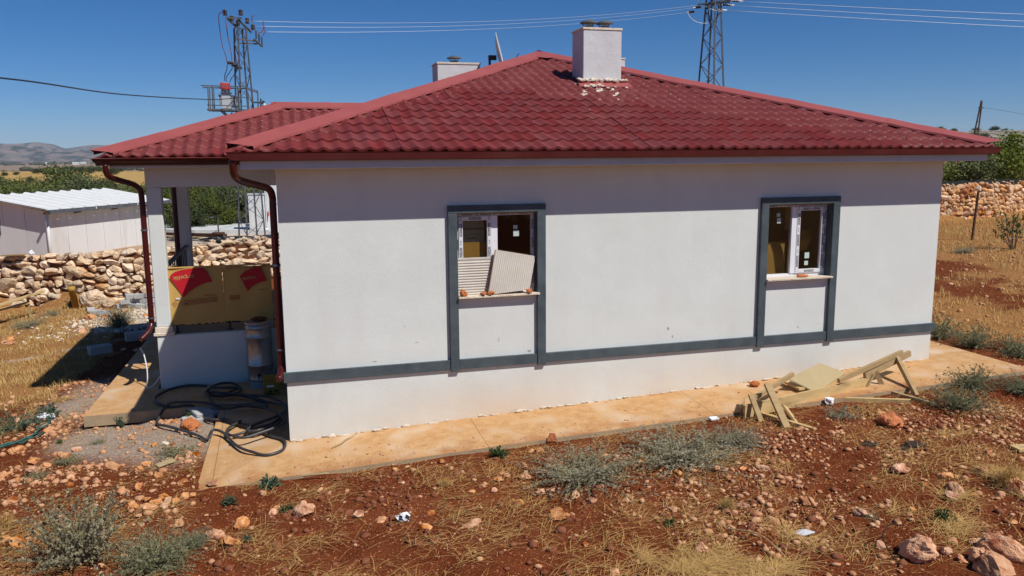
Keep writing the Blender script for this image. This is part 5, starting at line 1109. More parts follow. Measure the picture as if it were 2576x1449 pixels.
tag(MB().tube(catmull([(.12, -1.15, -.04), (.3, -1.18, -.03), (.42, -1.2, -.03)], 3), .014, 6).build('stick', MT['wood_old']), 'little grey stick lying on soil along the apron edge', 'stick')
tag(MB().tube(catmull([(4.05, -4.0, zt(4.05, -4.0)+.05), (4.2, -4.3, zt(4.2, -4.3)+.1), (4.28, -4.6, zt(4.28, -4.6)+.02)], 4), .007, 6).build('stick', MT['wood_old']), 'thin bent twig standing in rubble at the lower right', 'twig')
tag(MB().tube(catmull([(5.12, -5.0, zt(5.1, -5)+.02), (5.1, -4.86, zt(5.1, -4.9)+.16), (5.22, -4.8, zt(5.2, -4.8)+.2), (5.36, -4.78, zt(5.36, -4.8)+.14)], 5), .006, 6).build('root', MT['clod']), 'dark dry root arching over the big orange boulder', 'root')
tilted_block('plank', (-1.50, -.12, zt(-1.5, -.12)+.025), (.22, .10, .02), (.1, -.1, .5), MT['ply'], 'short flat piece of pale board on the stony soil at left', 'board')
V = np.array([(3.16, -1.075, .10), (3.30, -1.085, .09), (3.27, -1.085, .20), (3.20, -1.08, .21)])-(0, 0, .07); tag(MB().add(list(V)+[tuple(v+(0, -.012, 0)) for v in V], [(0, 1, 2, 3), (7, 6, 5, 4), (0, 4, 5, 1), (1, 5, 6, 2), (2, 6, 7, 3), (3, 7, 4, 0)]).build('shard', MT['rock_orange']), 'thin brown shard leaning on the front edge of the apron', 'shard')
NT = thing('net', 'tangle of teal green netting lying on soil at the left edge', 'net', (-3.6, 2.0, -.3))
for q in range(4):
    o = RNG.normal(size=(9, 2))*.05; P = [(-4.2, 1.35), (-3.83, 1.68), (-3.7, 1.8), (-3.57, 1.9), (-3.5, 2.1), (-3.43, 2.4), (-3.38, 2.6), (-3.5, 2.75), (-3.61, 2.94)]
    PP = [(a+o[i, 0], b+o[i, 1]*1.4, zt(a, b)+.03+.03*RNG.random()) for i, (a, b) in enumerate(P[:(9 if q % 2 else 5)])]; MB().tube(catmull(PP, 4), .006+.002*q, 5).build('strand', MT['net'], NT)

# window clutter
PL = thing('insulation_panel', 'small ribbed cream panel standing in the left half of the nearer window', 'panel', (2.49, .03, 1.80))
nr_ = 13; V = []; F = []
x0, x1 = 2.275, 2.745
prf = []
for i in range(nr_): z = 1.80+i*.0355; prf += [(z, .0), (z+.012, .0), (z+.018, .008), (z+.028, .008)]
prf += [(2.275, 0), (2.295, 0)]
mb = MB(); n = len(prf); V = [(x, .03+y-(z-1.8)*-.06, z) for x in (x0, x1) for z, y in prf]+[(x, .055+(z-1.8)*.06, z) for x in (x0, x1) for z, y in prf]
F = [(i, i+1, n+i+1, n+i) for i in range(n-1)]+[(2*n+i, 3*n+i, 3*n+i+1, 2*n+i+1) for i in range(n-1)]+[(i, 2*n+i, 2*n+i+1, i+1) for i in range(n-1)]+[(n+i, n+i+1, 3*n+i+1, 3*n+i) for i in range(n-1)]+[(n-1, 3*n-1, 4*n-1, 2*n-1), (0, n, 3*n, 2*n)]
mb.add(V, F).build('skin', MT['panel'], PL)
PL2 = thing('insulation_panel', 'larger cream panel with orange foam edge leaning tilted in the nearer window', 'panel', (3.0, -.05, 1.83))
A0 = np.array([2.668, -.075, 1.800]); EX = np.array([3.252, -.075, 1.842])-A0; wx = np.linalg.norm(EX); EX /= wx; EZ = np.array([2.797, .0, 2.40])-A0; EZ -= EX*EZ.dot(EX); hz_ = np.linalg.norm(EZ); EZ /= hz_; EN = np.cross(EX, EZ); EN = EN if EN[1] < 0 else -EN
V = []; nr = 20; m = nr*2+1
QB, QT = (A0, np.array([3.252, -.075, 1.842])), (np.array([2.797, .0, 2.40]), np.array([3.36, .0, 2.29]))
bl4 = lambda a, b, c: (QB[0]*(1-a)+QB[1]*a)*(1-b)+(QT[0]*(1-a)+QT[1]*a)*b+EN*c
for j in range(2):
    for i in range(m): V.append(bl4(i/(m-1), j, .007 if i % 2 else 0))
MB().add(V, [(i, i+1, m+i+1, m+i) for i in range(m-1)]).build('skin', MT['panel'], PL2)
B = [bl4(a, b, -c) for c in (.002, .045) for a, b in ((.002, .002), (.998, .002), (.998, .998), (.002, .998))]
MB().add(B, [(0, 1, 2, 3), (7, 6, 5, 4), (0, 4, 5, 1), (1, 5, 6, 2), (2, 6, 7, 3), (3, 7, 4, 0)]).build('foam_core', MT['foam'], PL2)
for i, (x, y, s, lab) in enumerate([(2.335, -.045, .058, 'orange stone on the nearer window sill, leftmost of four'), (2.60, -.065, .05, 'orange stone on the nearer window sill, second from left'), (2.705, -.072, .052, 'orange stone on the nearer window sill, third from left'), (3.245, -.062, .052, 'orange stone on the nearer window sill, rightmost of four')]):
    lump('rock', 130+i, (x, y-.02, ZS+.014+s*.62), (s, s*.7, s*(1.15 if i == 0 else .66)), MT['rock_orange'], lab, 'rock', rough=.35)
lump('rock', 136, (7.60, -.02, ZS+.035), (.125, .05, .024), MT['rock_orange'], 'flat reddish stone lying on the farther window sill', 'rock', rough=.3)
tag(MB().box(2.37, 2.72, .20, .206, 1.95, 2.49).build('cardboard_piece', MT['cardboard']), 'brown cardboard behind the left pane of the nearer window', 'cardboard')
BG = thing('printed_bag', 'pale printed bag with black script behind the nearer window pane', 'bag', (2.55, .23, 2.2))
MB().box(2.34, 2.70, .225, .235, 2.2, 2.82).build('sheet', MT['paper_green'], BG)
mb = MB()
for i in range(26): mb.box(2.345+i*.0135, 2.345+i*.0135+.008, .222, .224, 2.655+.02*((i*7) % 3)/3, 2.675+.02*((i*5) % 3)/3)
lettering(mb, 'Kladekiler', (2.52, .223, 2.545), .16, .032, (1, 0, .06), (-.06, 0, 1)); lettering(mb, '"Malatyanın Hanım Elinden"', (2.52, .223, 2.59), .26, .02, (1, 0, .06), (-.06, 0, 1)); mb.build('lettering', MT['black'], BG)
def bent_card(name, pts, x0s, x1s, label):
    mb = MB(); V = []
    for (z, y), a, b in zip(pts, x0s, x1s): V += [(a, y, z), (b, y, z)]
    n = len(pts); V += [(a, y+.006, z) for a, y, z in V]; k = 2*n
    F = [(2*i, 2*i+1, 2*i+3, 2*i+2) for i in range(n-1)]+[(k+2*i, k+2*i+2, k+2*i+3, k+2*i+1) for i in range(n-1)]+[(0, k, k+1, 1), (2*n-2, 2*n-1, k+2*n-1, k+2*n-2)]+[(2*i, 2*i+2, k+2*i+2, k+2*i) for i in range(n-1)]+[(2*i+1, k+2*i+1, k+2*i+3, 2*i+3) for i in range(n-1)]
    return tag(mb.add(V, F).build(name, MT['cardboard_y']), label, 'cardboard')
bent_card('cardboard_piece', [(1.66, .25), (2.13, .31), (2.30, .36)], [7.0, 7.05, 7.05], [7.50, 7.49, 7.53], 'folded yellow cardboard behind the left pane of the farther window')
bent_card('cardboard_piece', [(2.14, .42), (2.32, .36), (2.47, .44)], [7.70, 7.70, 7.72], [7.96, 8.0, 8.0], 'folded yellow cardboard behind the right pane of the farther window')
tag(MB().box(7.70, 8.0, .62, .626, 2.45, 2.95).build('cardboard_piece', MT['cardboard']), 'brown cardboard high up behind the right pane of the farther window', 'cardboard')

# satellite dish on the far roof slope
DS = thing('satellite_dish', 'white satellite dish seen edge on behind the roof ridge', 'satellite dish', (4.28, 5.6, 5.2))
V = []; nseg, nrg = 28, 5
c0 = np.array([4.36, 5.6, 5.66]); ax = np.array([.93, -.30, .22]); ax /= np.linalg.norm(ax); e1 = np.cross(ax, (0, 0, 1)); e1 /= np.linalg.norm(e1); e2 = np.cross(e1, ax)
for t_, sgn in ((0, 1), (.012, 1)):
    for i in range(nrg+1):
        for k in range(nseg): r_ = .36*i/nrg; V.append(c0+e1*(r_*math.cos(2*PI*k/nseg))+e2*(r_*1.1*math.sin(2*PI*k/nseg))+ax*(.07*(i/nrg)**2-t_))
F = []; ofs = (nrg+1)*nseg
for s_ in range(2):
    for i in range(nrg):
        for k in range(nseg): q = [s_*ofs+i*nseg+k, s_*ofs+i*nseg+(k+1) % nseg, s_*ofs+(i+1)*nseg+(k+1) % nseg, s_*ofs+(i+1)*nseg+k]; F.append(q if s_ else q[::-1])
for k in range(nseg): F.append((nrg*nseg+k, nrg*nseg+(k+1) % nseg, ofs+nrg*nseg+(k+1) % nseg, ofs+nrg*nseg+k))
MB().add(V, F).build('reflector', MT['w_roof'], DS, True)
MB().tube([(4.20, 5.6, 4.9), (4.20, 5.6, 5.62)], .025, 8).box(4.18, 4.33, 5.56, 5.64, 5.53, 5.62).build('mast', MT['darksteel'], DS)
MB().tube([tuple(c0-e2*.38+ax*.05), tuple(c0+ax*.42-e2*.1)], .012, 6).build('feed_arm', MT['steel'], DS)

# ------------------------------------------------------------------ left yard: tilted plank on posts, fence post at right
LT = thing('plank_stand', 'plank sloping on two short posts at the left edge below the wall', 'plank stand', (-6.6, 12.5, zt(-6.6, 12.5)))
MB().beam((-7.6, 11.2, zt(-7.6, 11.2)+.42), (-6.15, 13.6, zt(-6.2, 13.6)+.62), .14, .04).build('plank', MT['wood'], LT)
MB().beam((-7.9, 11.5, zt(-7.9, 11.5)+.30), (-6.45, 13.3, zt(-6.4, 13.3)+.40), .14, .04).build('plank', MT['wood'], LT)
MB().beam((-6.72, 11.25, zt(-6.7, 11.25)-.05), (-6.95, 11.45, zt(-6.9, 11.4)+.62), .07, .05).build('post', MT['wood_old'], LT)
MB().beam((-6.42, 13.3, zt(-6.4, 13.3)-.05), (-6.45, 13.3, zt(-6.4, 13.3)+.60), .06, .05).build('post', MT['wood_old'], LT)
FP = thing('fence_post', 'rusty thin post with a white knob in front of the right stone wall', 'post', (22.03, 11.13, zt(22.03, 11.13)))
MB().beam((22.03, 11.13, zt(22.03, 11.13)-.2), (22.12, 11.1, zt(22.03, 11.13)+1.62), .055, .055).build('pole', MT['rust'], FP)
V, F = rock_v(70, 2); MB().add(V*(.09, .07, .10)+(22.13, 11.1, zt(22.03, 11.13)+1.70), F).build('knob', MT['rock_white'], FP)

# ------------------------------------------------------------------ white shed behind the wall
SE = np.array([.486, .874, 0]); SN = np.array([-.874, .486, 0]); S0 = np.array([-7.35, 19.54, 0.])
SD = thing('shed', 'white panel shed with a corrugated white roof behind the stone wall at left', 'shed', (-6.5, 22.5, .3))
def sp(a, b, z): return tuple(S0+SE*a+SN*b+np.array([0, 0, z]))
Ls, Ws = 6.5, 2.9
def panel_wall(a0, b0, a1, b1, n, z0, zA, zB):
    for i in range(n):
        f0, f1 = (i+.008)/n, (i+.992)/n; mb = MB(); V = []
        dirn = SE*(a1-a0)+SN*(b1-b0); nn = np.array([dirn[1], -dirn[0], 0]); nn /= np.linalg.norm(nn)
        for f in (f0, f1):
            p = np.array(sp(a0+(a1-a0)*f, b0+(b1-b0)*f, 0)); zt_ = zA+(zB-zA)*f
            V += [p+(0, 0, z0), p+(0, 0, zt_), p-nn*.05+(0, 0, zt_), p-nn*.05+(0, 0, z0)]
        mb.add(V, [(0, 4, 5, 1), (1, 5, 6, 2), (2, 6, 7, 3), (3, 7, 4, 0), (0, 1, 2, 3), (4, 7, 6, 5)]); mb.build('wall_panel', MT['w_wall'], SD)
panel_wall(.22, .16, Ls-.2, .16, 7, -.2, 1.94, 1.94)
panel_wall(.22, Ws-.1, .22, .16, 3, -.2, 2.42, 1.95)
panel_wall(Ls-.2, .16, Ls-.2, Ws-.1, 3, -.2, 1.95, 2.42); panel_wall(Ls-.2, Ws-.1, .22, Ws-.1, 6, -.2, 2.42, 2.42)
MB().tube([sp(.22, .16, -.1), sp(.22, .16, 1.93)], .05, 10).build('corner_trim', MT['w_wall'], SD, True)
p0 = np.array(sp(.212, 2.05, 1.15)); MB().prism([(0, 0), (.6, 0), (.6, .55), (0, .55)], p0-SE*.012, SN, (0, 0, 1), -SE, .01).build('window', MT['dark'] if False else MT['black'], SD)
V = []; nc = 92; nv = 2
for j in range(2):
    for i in range(nc+1):
        a = -.05+(Ls+.1)*i/nc; ph = (i % 8); up = .05 if ph in (0, 1) else (.0)
        V.append(sp(a, -.08 if j == 0 else Ws, (2.0 if j == 0 else 2.455)+up))
n1 = nc+1; V += [(a, b, c-.03) for a, b, c in V]
F = [(i, i+1, n1+i+1, n1+i) for i in range(nc)]+[(2*n1+i, 3*n1+i, 3*n1+i+1, 2*n1+i+1) for i in range(nc)]+[(i, 2*n1+i, 2*n1+i+1, i+1) for i in range(nc)]+[(n1+i, n1+i+1, 3*n1+i+1, 3*n1+i) for i in range(nc)]
MB().add(V, F).build('roof', MT['w_roof'], SD)
mb = MB(); mb.beam(sp(.0, -.14, 1.955), sp(Ls, -.14, 1.955), .11, .12); SG = mb.build('gutter', MT['steel'], SD)
for a in (2.1, 4.3): MB().beam(sp(a, -.21, 1.93), sp(a, -.21, 2.02), .05, .03).build('clip', MT['w_roof'], SG)
for a in (1.55, 3.4, 5.2): MB().beam(sp(a-.16, .10, 1.84), sp(a+.16, .10, 1.86), .05, .035).build('bracket', MT['rust'], SD)
MB().beam(sp(-.12, -.06, 1.92), sp(.12, -.06, 1.92), .06, .09).build('rafter_end', MT['rust'], SD)
# black netting strip behind shed and pad
def strip(label, P, h, name='netting'):
    mb = MB(); V = []; n = len(P)
    for i, (x, y) in enumerate(P):
        z = zt(x, y); hh = h*RNG.uniform(.85, 1.15); V += [(x, y, z-.05), (x+.02, y-.02, z+hh), (x, y+.03, z+hh), (x, y+.05, z-.05)]
    F = [(i*4+k, i*4+(k+1) % 4, (i+1)*4+(k+1) % 4, (i+1)*4+k) for i in range(n-1) for k in range(4)]+[(0, 1, 2, 3), tuple(range(4*n-1, 4*n-5, -1))]
    return tag(mb.add(V, F).build(name, MT['blacknet']), label, 'netting')
strip('low black netting strip along the back of the white pad', [(x, 32.0+.0*x-.18*(x+4)+.05*math.sin(x*5)) for x in np.linspace(-6.5, 2, 50)], .42)
strip('ragged black netting behind the shed roof', [(x, 30.5+.2*x) for x in np.linspace(-16, -7, 40)], .75)
strip('dark netting and earth strip on top of the right stone wall', [(x, 17.2) for x in np.linspace(24.8, 33, 40)], .34)
pad = [(-7.5, 30.8), (-3.6, 28.1), (1.5, 26.2), (2.5, 27.5), (2.0, 30.3), (-3.9, 31.7), (-7.5, 33)]
mb = MB(); n = len(pad); mb.add([(x, y, .52) for x, y in pad]+[(x, y, .1) for x, y in pad], [tuple(range(n)), tuple(range(2*n-1, n-1, -1))]+[(i, n+i, n+(i+1) % n, (i+1) % n) for i in range(n)])
kind(mb.build('concrete_pad', MT['w_roof']), 'structure')
WH = thing('crank', 'rusty bent crank handle standing on the ground before the white pad', 'crank', (-2.4, 25.0, zt(-2.4, 25)))
zz = zt(-2.4, 25); MB().tube([(-2.72, 25, zz+.92), (-2.42, 25, zz+.94), (-2.38, 25, zz+.9), (-2.38, 25, zz+.3)], .03, 8).build('handle', MT['steel'], WH); MB().box(-2.62, -2.15, 24.8, 25.2, zz+.24, zz+.30).box(-2.55, -2.22, 24.87, 25.13, zz-.05, zz+.24).build('base', MT['rust'], WH)
CH = thing('cable_coil', 'heap of black cable lying on pale ground by the pylon foot', 'cable', (-1.9, 23.6, zt(-1.9, 23.6)))
for q in range(5):
    P = [(-1.9+math.cos(a)*(.55+.12*q+.1*math.sin(a*3+q)), 23.6+math.sin(a)*(.45+.08*q), zt(-1.9, 23.6)+.04+.03*q) for a in np.linspace(0, 6.0, 18)]; MB().tube(P, .03, 6).build('turn', MT['cable'], CH)
tag(MB().beam((-5.6, 29.2, .30), (-2.2, 25.9, .40), .25, .2).build('beam', MT['rust']), 'long dark beam lying along the front of the white pad', 'beam')
tag(MB().beam((-5.8, 28.4, .25), (-3.2, 25.9, .33), .3, .12).build('beam', MT['wood_old']), 'weathered plank lying in front of the dark beam by the pad', 'plank')
tag(MB().prism([(0, 0), (.75, .1), (.7, .35), (-.1, .25)], (-2.1, 17.6, zt(-2.1, 17.6)+.04), (1, .1, 0), (-.1, 1, 0), (0, 0, 1), .05).build('slab_piece', MT['grey_concrete']), 'flat grey slab lying on top of the wall seen through the porch', 'slab')
tag(MB().beam((-7.5, 15.35, 1.0), (-6.9, 15.1, 1.03), .2, .03).build('plank', MT['wood_old']), 'grey board lying on top of the stone wall before the shed', 'plank')
lump('crumpled_bag', 94, (-6.72, 15.1, 1.07), (.09, .07, .09), MT['plastic_white'], 'small white bag on top of the wall before the shed', 'bag')

# electrical cabinets and car beyond the pylon
def cabinet(x0, x1, y0, y1, z0, z1, label):
    c = thing('electric_cabinet', label, 'cabinet', ((x0+x1)/2, y0, z0)); MB().box(x0, x1, y0, y1, z0, z1, .01).build('body', MT['car'], c); MB().box(x0-.03, x1+.03, y0-.03, y1+.03, z1+.001, z1+.05).build('top', MT['grey_coat'], c)
    MB().box(x0+.05, x1-.05, y0-.012, y0-.001, z0+.35, z1-.08, .004).box(x1-.12, x1-.09, y0-.04, y0-.013, z0+.9, z0+1.15).build('door', MT['w_roof'], c); MB().box(x0, x1, y0-.008, y0-.001, z0+.2, z0+.3).build('slot', MT['grey_coat'], c)
cabinet(-1.22, -.55, 27.2, 28.0, .3, 2.05, 'small white cabinet right behind the legs of the left pylon'); cabinet(-.53, .9, 28.2, 29.4, .3, 2.55, 'larger white cabinet behind the left pylon, partly hidden by the downpipe')
CA_ = thing('parked_car', 'white car behind the house with only its tail and red lamp showing', 'car', (1.5, 25, zt(1.5, 25)))
zc = zt(1, 25); prof_c = [(-.38, .35), (-.42, .62), (-.38, .95), (-.28, 1.02), (.05, 1.48), (.5, 1.56), (1.9, 1.54), (2.7, 1.05), (3.6, .92), (3.85, .7), (3.85, .35), (3.4, .30), (2.5, .28), (.9, .28), (0, .28)]
b = MB().prism(prof_c, (0, 24.2, zc), (1, 0, 0), (0, 0, 1), (0, 1, 0), 1.65).build('body', MT['car'], CA_)
MB().box(-.43, -.36, 24.21, 24.45, zc+.72, zc+1.05, .01).box(-.43, -.36, 25.6, 25.84, zc+.72, zc+1.05, .01).build('tail_lamp', MT['red_plastic'], CA_)
MB().prism([(.25, 1.02), (.42, 1.42), (1.1, 1.45), (1.1, 1.0)], (0, 24.19, zc), (1, 0, 0), (0, 0, 1), (0, -1, 0), .005).prism([(1.2, 1.0), (1.2, 1.45), (1.8, 1.42), (2.4, 1.02)], (0, 24.19, zc), (1, 0, 0), (0, 0, 1), (0, -1, 0), .005).build('side_window', MT['black'], CA_)
for x in (.42, 2.98):
    for y in (24.2, 25.65): MB().lathe([(.29, 0), (.31, .02), (.31, .17), (.29, .19)], (x, y+.19, zc+.31), 18, 'y').build('wheel', MT['rubber'], CA_)

# ------------------------------------------------------------------ pylons and wires
def lattice(th, cx_, cy_, z0, z1, w0, w1, n, rot=.5, r=.028, br=.016, up=None, first=None):
    c, s_ = math.cos(rot), math.sin(rot)
    def pt(k, z):
        h = (w0+(w1-w0)*(z-z0)/(z1-z0))/2; a, b = ((-1, -1), (1, -1), (1, 1), (-1, 1))[k % 4]; return (cx_+(a*c-b*s_)*h, cy_+(a*s_+b*c)*h, z)
    for k in range(4):
        d = Vector(pt(k, z0))-Vector((cx_, cy_, z0)); MB().beam(pt(k, z0), pt(k, z1), r*2, r*2, (d.x, d.y, 0)).build('leg', MT['steel'], th)
    mb = MB(); zs = np.linspace(z0, z1, n+1)
    for k in range(4):
        for i in range(n):
            if (i+k) % 2: mb.beam(pt(k, zs[i]), pt(k+1, zs[i+1]), br*2, br)
            else: mb.beam(pt(k+1, zs[i]), pt(k, zs[i+1]), br*2, br)
            mb.beam(pt(k+(i+1) % 2, zs[i]), pt(k+i % 2, (zs[i]+zs[i+1])/2), br*1.6, br) if n < 12 else None
    kind(mb.build('bracing', MT['steel'], th), 'thing'); return pt
def insul(p, h, r, n, par, m='porcelain', axis='z', tag_=None):
    pr = []
    for i in range(n): z = h*i/n; pr += [(r*.5, z), (r, z+h/n*.15), (r*.95, z+h/n*.55), (r*.5, z+h/n*.7)]
    pr += [(r*.4, h), (r*.4, h*1.08)]
    return MB().lathe(pr, p, 12, axis).build('insulator', MT[m], par, True)
QX = lambda px: -1.14+(px-440)*.0032
QZ = lambda py: 8.41-(py-315)*.0032
TY = 22.
T1 = thing('transformer_pylon', 'steel lattice pylon carrying a grey transformer platform, left of the house', 'pylon', (-.98, TY, .3))
lattice(T1, -.98, TY, .25, 8.35, .74, .31, 15, .45, .024, .013)
X = lambda px, py, dy=0: (QX(px), TY+dy, QZ(py))
mb = MB(); mb.beam(X(345, 235, -.25), X(520, 238, -.3), .07, .06); mb.beam(X(480, 250, -.25), X(608, 355, .45), .06, .06); mb.beam(X(370, 250, -.25), X(480, 335, .3), .06, .06); mb.beam(X(440, 335, -.2), X(560, 335, .2), .06, .05)
mb.beam(X(437, 460, -.2), X(640, 470, .0), .06, .05).beam(X(470, 495, .1), X(670, 495, .15), .06, .05).beam(X(640, 455, -.1), X(725, 515, .4), .07, .05)
CRS = mb.build('crossarm', MT['steel'], T1)
for px, py, dy in ((340, 212, -.25), (510, 208, -.3), (408, 262, 0), (573, 272, .2), (630, 330, .45), (468, 305, .1)): insul(X(px, py, dy), .20, .085, 5, T1)
for px, py, dy in ((664, 445, .0), (693, 475, .2), (722, 500, .38)): insul(X(px, py, dy), .30, .038, 10, T1, 'steel')
for px, py, dy in ((330, 727, -.2), (372, 748, 0), (420, 768, .2)): insul(X(px, py, dy), .20, .075, 5, T1, 'porcelain', 'x')
MB().beam(X(395, 735, -.2), X(480, 765, .2), .05, .05).build('bracket', MT['steel'], T1)
TF_ = MB().box(QX(246), QX(345), TY-.25, TY+.25, QZ(1240), QZ(1068), .012).build('transformer', MT['grey_coat'], T1)
mb = MB()
for i in range(5): mb.box(QX(352)+i*.035, QX(352)+i*.035+.018, TY-.22, TY+.22, QZ(1225), QZ(1085))
mb.build('radiator', MT['grey_coat'], TF_); mb = MB()
for i in range(2): mb.box(QX(215)+i*.04, QX(215)+i*.04+.02, TY-.22, TY+.22, QZ(1195), QZ(1078))
mb.build('radiator', MT['grey_coat'], TF_)
MB().box(QX(236), QX(360), TY-.27, TY+.27, QZ(1066), QZ(1058)).build('cover', MT['grey_coat'], TF_)
for px, dy in ((262, -.12), (290, .03), (322, .15)):
    insul((QX(px), TY+dy, QZ(1056)), .11, .06, 4, TF_); MB().lathe([(.07, 0), (.085, .03), (.075, .2), (.05, .24)], (QX(px), TY+dy, QZ(1020)), 10).build('bushing_cover', MT['red_plastic'], TF_)
mb = MB()
for dy in (-.42, .42):
    mb.beam(X(90, 1252, dy), X(655, 1262, dy), .07, .06); mb.beam(X(38, 990, dy), X(500, 996, dy), .05, .04); mb.beam(X(500, 996, dy), X(648, 1045, dy), .04, .04)
for px in (105, 150, 425, 530, 640):
    for dy in (-.42, .42): mb.beam(X(px, 1250, dy), X(px+5, 1000 if px < 500 else 1040, dy), .04, .04)
for px in (95, 240, 400, 600): mb.beam(X(px, 1252, -.42), X(px, 1252, .42), .06, .05)
mb.beam(X(90, 1205, -.42), X(520, 1215, -.42), .04, .03); mb.beam(X(400, 1112, -.42), X(565, 1116, -.42), .04, .03)
mb.beam(X(235, 1270, -.3), X(375, 1405, -.1), .05, .05).beam(X(345, 1275, .3), X(225, 1475, .1), .04, .04).beam(X(255, 1270, .3), X(400, 1430, .1), .05, .05)
mb.build('platform', MT['steel'], T1)
for pts_, m in (([(315, 155), (275, 180), (264, 230), (272, 380), (288, 540), (318, 640), (325, 715)], 'red_cable'), ([(340, 240), (345, 330), (355, 440), (372, 560), (380, 640), (382, 705)], 'red_cable'), ([(432, 330), (420, 380), (415, 520), (425, 640), (432, 725)], 'red_cable'), ([(325, 740), (318, 800), (292, 860), (288, 920)], 'cable'), ([(382, 775), (345, 830), (308, 880), (305, 930)], 'cable'), ([(430, 795), (408, 840), (365, 890), (343, 935)], 'cable'), ([(655, 187), (632, 195), (626, 225), (630, 260)], 'red_cable'), ([(755, 247), (744, 258), (750, 310), (730, 360), (692, 375)], 'red_cable'), ([(770, 304), (756, 320), (760, 360), (735, 408)], 'red_cable')):
    MB().tube(catmull([X(a, b, .05) for a, b in pts_], 5), .014, 5).build('lead', MT[m], T1, True)
mb = MB(); mb.beam(X(600, 1160, 0), X(700, 1165, .2), .05, .05)
for q in range(5): mb.tube([X(690+25*math.cos(a+q), 1175+40*math.sin(a)+q*3, .2+.05*q) for a in np.linspace(0, 5.5, 12)], .010, 4)
mb.build('cable_clamp', MT['cable'], T1)
V, F = rock_v(71, 2); MB().add(V*(.06, .06, .06)+np.array(X(712, 1185, .1)), F).build('clamp', MT['w_roof'], T1)

TZ = zt(22.9, 30)
T2 = thing('steel_pylon', 'tall steel lattice pylon behind the roof on the right', 'pylon', (22.9, 30, TZ))
lattice(T2, 22.85, 30, TZ-.3, 12.6, 1.5, .46, 16, .5, .04, .02)
mb = MB(); mb.beam((22.15, 29.4, 11.2), (23.5, 30.6, 11.75), .09, .08).beam((21.9, 29.9, 11.45), (23.9, 30.0, 11.78), .08, .08).beam((22.2, 29.4, 11.2), (22.62, 29.9, 10.55), .05, .05).beam((23.4, 30.4, 11.7), (23.1, 30.1, 10.6), .05, .05).beam((22.3, 30.3, 11.55), (23.6, 29.6, 11.6), .07, .07)
mb.build('crossarm', MT['darksteel'], T2)
RW = [((24.5, 30, 11.75), (38.31, 25, 10.79)), ((23.99, 30, 11.52), (38.35, 25, 10.44)), ((23.56, 30, 11.25), (38.38, 25, 10.15))]
LW = [((22.13, 30, 11.48), (8.6, 25.3, 9.42), (-.79, TY+.0, 8.62)), ((21.71, 30, 11.31), (8.54, 25, 9.22), (-.62, TY+.2, 8.47)), ((21.33, 30, 11.06), (8.54, 24.8, 9.02), (-.5, TY+.4, 8.30))]
def ins_string(a, b, par):
    a, b = np.array(a), np.array(b); d = (b-a)/np.linalg.norm(b-a); mb = MB(); pts_, rr_ = [], []
    for i in range(5):
        for o_, r_ in ((0, .03), (.02, .065), (.06, .06), (.075, .03)): pts_.append(tuple(a+d*(.10+i*.085+o_))); rr_.append(r_)
    mb.tube(pts_, rr_, 8); mb.build('insulator', MT['porcelain'], par); MB().tube([tuple(a), tuple(a+d*.1)], .02, 6).tube([tuple(a+d*.52), tuple(a+d*.72)], .035, 6).build('clamp', MT['wire'], par)
for i, (a, b) in enumerate(RW):
    d = (np.array(b)-a)/np.linalg.norm(np.array(b)-a); ins_string(np.array(a)-d*.62, np.array(a), T2)
    P = []
    for t in np.linspace(0, 3.2, 40): P.append(tuple(np.array(a)+(np.array(b)-np.array(a))*t+np.array([0, 0, -.10*t*(1-t)])*1.0))
    tag(MB().tube(P, .009, 5).build('overhead_wire', MT['wire'], None, True), ['bright overhead wire right of the tall pylon, uppermost of three', 'bright overhead wire right of the tall pylon, middle of three', 'bright overhead wire right of the tall pylon, lowest of three'][i], 'wire')
for i, (a, b, c) in enumerate(LW):
    a, b, c = map(np.array, (a, b, c)); d = (b-a)/np.linalg.norm(b-a); ins_string(a-d*.62, a, T2); tb = (a[0]-b[0])/(a[0]-c[0]); P = []
    for t in np.linspace(0, 1, 40):
        l0 = (t-tb)*(t-1)/(tb); l1 = t*(t-1)/(tb*(tb-1)); l2 = t*(t-tb)/(1-tb); P.append(tuple(a*l0+b*l1+c*l2))
    tag(MB().tube(P, .0055, 5).build('overhead_wire', MT['wire'], None, True), ['thin wire between the two pylons, uppermost of three', 'thin wire between the two pylons, middle of three', 'thin wire between the two pylons, lowest of three'][i], 'wire')
for j in (([(21.33, 30, 11.06), (21.5, 29.9, 10.75), (21.9, 29.8, 10.52), (22.4, 29.7, 10.5)]), ([(22.13, 30, 11.48), (22.5, 29.6, 11.2), (23.0, 29.6, 11.12), (23.56, 30, 11.25)]), ([(21.71, 30, 11.31), (21.9, 29.8, 11.7), (22.4, 29.8, 11.95)]), ([(23.99, 30, 11.52), (23.8, 29.9, 11.8), (23.3, 29.9, 11.9)])):
    MB().tube(catmull(j, 5), .012, 5).build('jumper', MT['wire'], T2, True)
tag(MB().tube(catmull([(-9, -1, 4.9), (-6.6, 3, 4.97), (-4.55, 6, 5.07), (-3.78, 13, 5.31), (-2.13, 20, 5.66), (-1.2, 21.9, 5.85)], 8), .016, 6).build('overhead_cable', MT['cable'], None, True), 'thick black cable sagging from the left edge to the transformer platform', 'cable')
tag(MB().tube(catmull([(-.4, 22.3, 5.85), (.06, 26, 5.68), (4, 40, 5.0), (9, 60, 5.5)], 8), .022, 6).build('overhead_cable', MT['cable'], None, True), 'short black cable running from the transformer down behind the porch roof', 'cable')
hx, hy = 106.0, 95.0; hz0 = zt(hx, hy)
T3 = thing('wooden_pole', 'distant leaning twin leg power pole on the right hillside', 'power pole', (hx, hy, hz0))
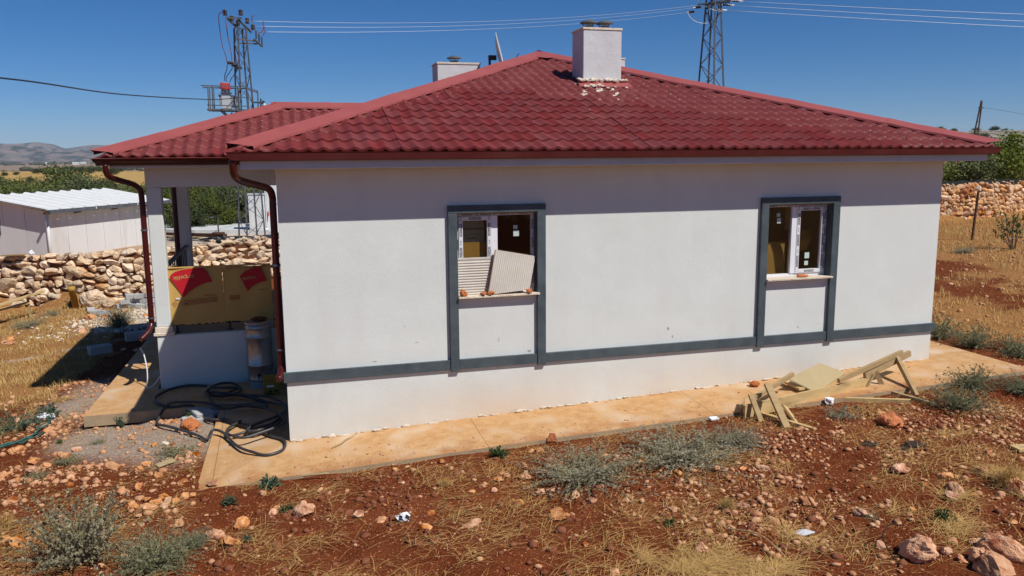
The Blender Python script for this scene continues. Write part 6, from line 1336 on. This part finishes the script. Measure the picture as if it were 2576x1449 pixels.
for k_ in (-1, 1): MB().beam((hx+k_*.26, hy-k_*.2, hz0-1), (hx+.75+k_*.1, hy, 11.2), .16, .16).build('leg', MT['rust'], T3)
mb = MB()
for q in (.25, .5, .75): mb.beam((hx+q*.75-.26*(1-q*.6), hy, hz0+(11.2-hz0)*q), (hx+q*.75+.26*(1-q*.6), hy, hz0+(11.2-hz0)*q), .12, .1)
mb.beam((hx+.25, hy, 10.5), (hx+1.3, hy, 10.5), .14, .12).box(hx+.62, hx+.88, hy-.1, hy+.1, 11.1, 11.6).build('crossarm', MT['rust'], T3)
tag(MB().tube(catmull([(hx+1.6, hy, 10.5), (hx+20, hy-14, 6.6), (hx+60, hy-40, 4.5)], 8), .02, 4).build('overhead_wire', MT['cable'], None), 'faint dark wire falling right from the distant leaning pole', 'wire')
# tiny far farm buildings on the plain
for i, (a, d) in enumerate(((-.232, 2300), (-.199, 2200), (-.206, 1900))):
    x, y = ang_(a, d); z = zt(x, y); f = thing('farm_building', ['far white farm building on the plain, leftmost of three', 'far white farm building on the plain, rightmost of three', 'far white farm building on the plain, middle of three'][i], 'building', (x, y, z))
    MB().box(x-6, x+6, y-4, y+4, z-2, z+3).build('wall', MT['w_wall'], f); MB().add([(x-6.5, y-4.5, z+3), (x+6.5, y-4.5, z+3), (x+6.5, y+4.5, z+3), (x-6.5, y+4.5, z+3), (x-6.5, y, z+4.5), (x+6.5, y, z+4.5)], [(0, 1, 5, 4), (2, 3, 4, 5), (1, 2, 5), (3, 0, 4), (0, 3, 2, 1)]).build('roof', MT['w_roof'], f)

# ------------------------------------------------------------------ air
hm = bpy.data.materials.new('haze_air'); hm.use_nodes = True; n = hm.node_tree.nodes; n.remove(n['Principled BSDF']); pv = n.new('ShaderNodeVolumePrincipled')
pv.inputs['Color'].default_value = (.72, .83, 1, 1); pv.inputs['Density'].default_value = 9.5e-5; pv.inputs['Anisotropy'].default_value = .0; hm.node_tree.links.new(pv.outputs[0], n['Material Output'].inputs['Volume'])
kind(MB().box(-7900, 7900, -7900, 7900, -40, 190).build('haze', hm), 'stuff')
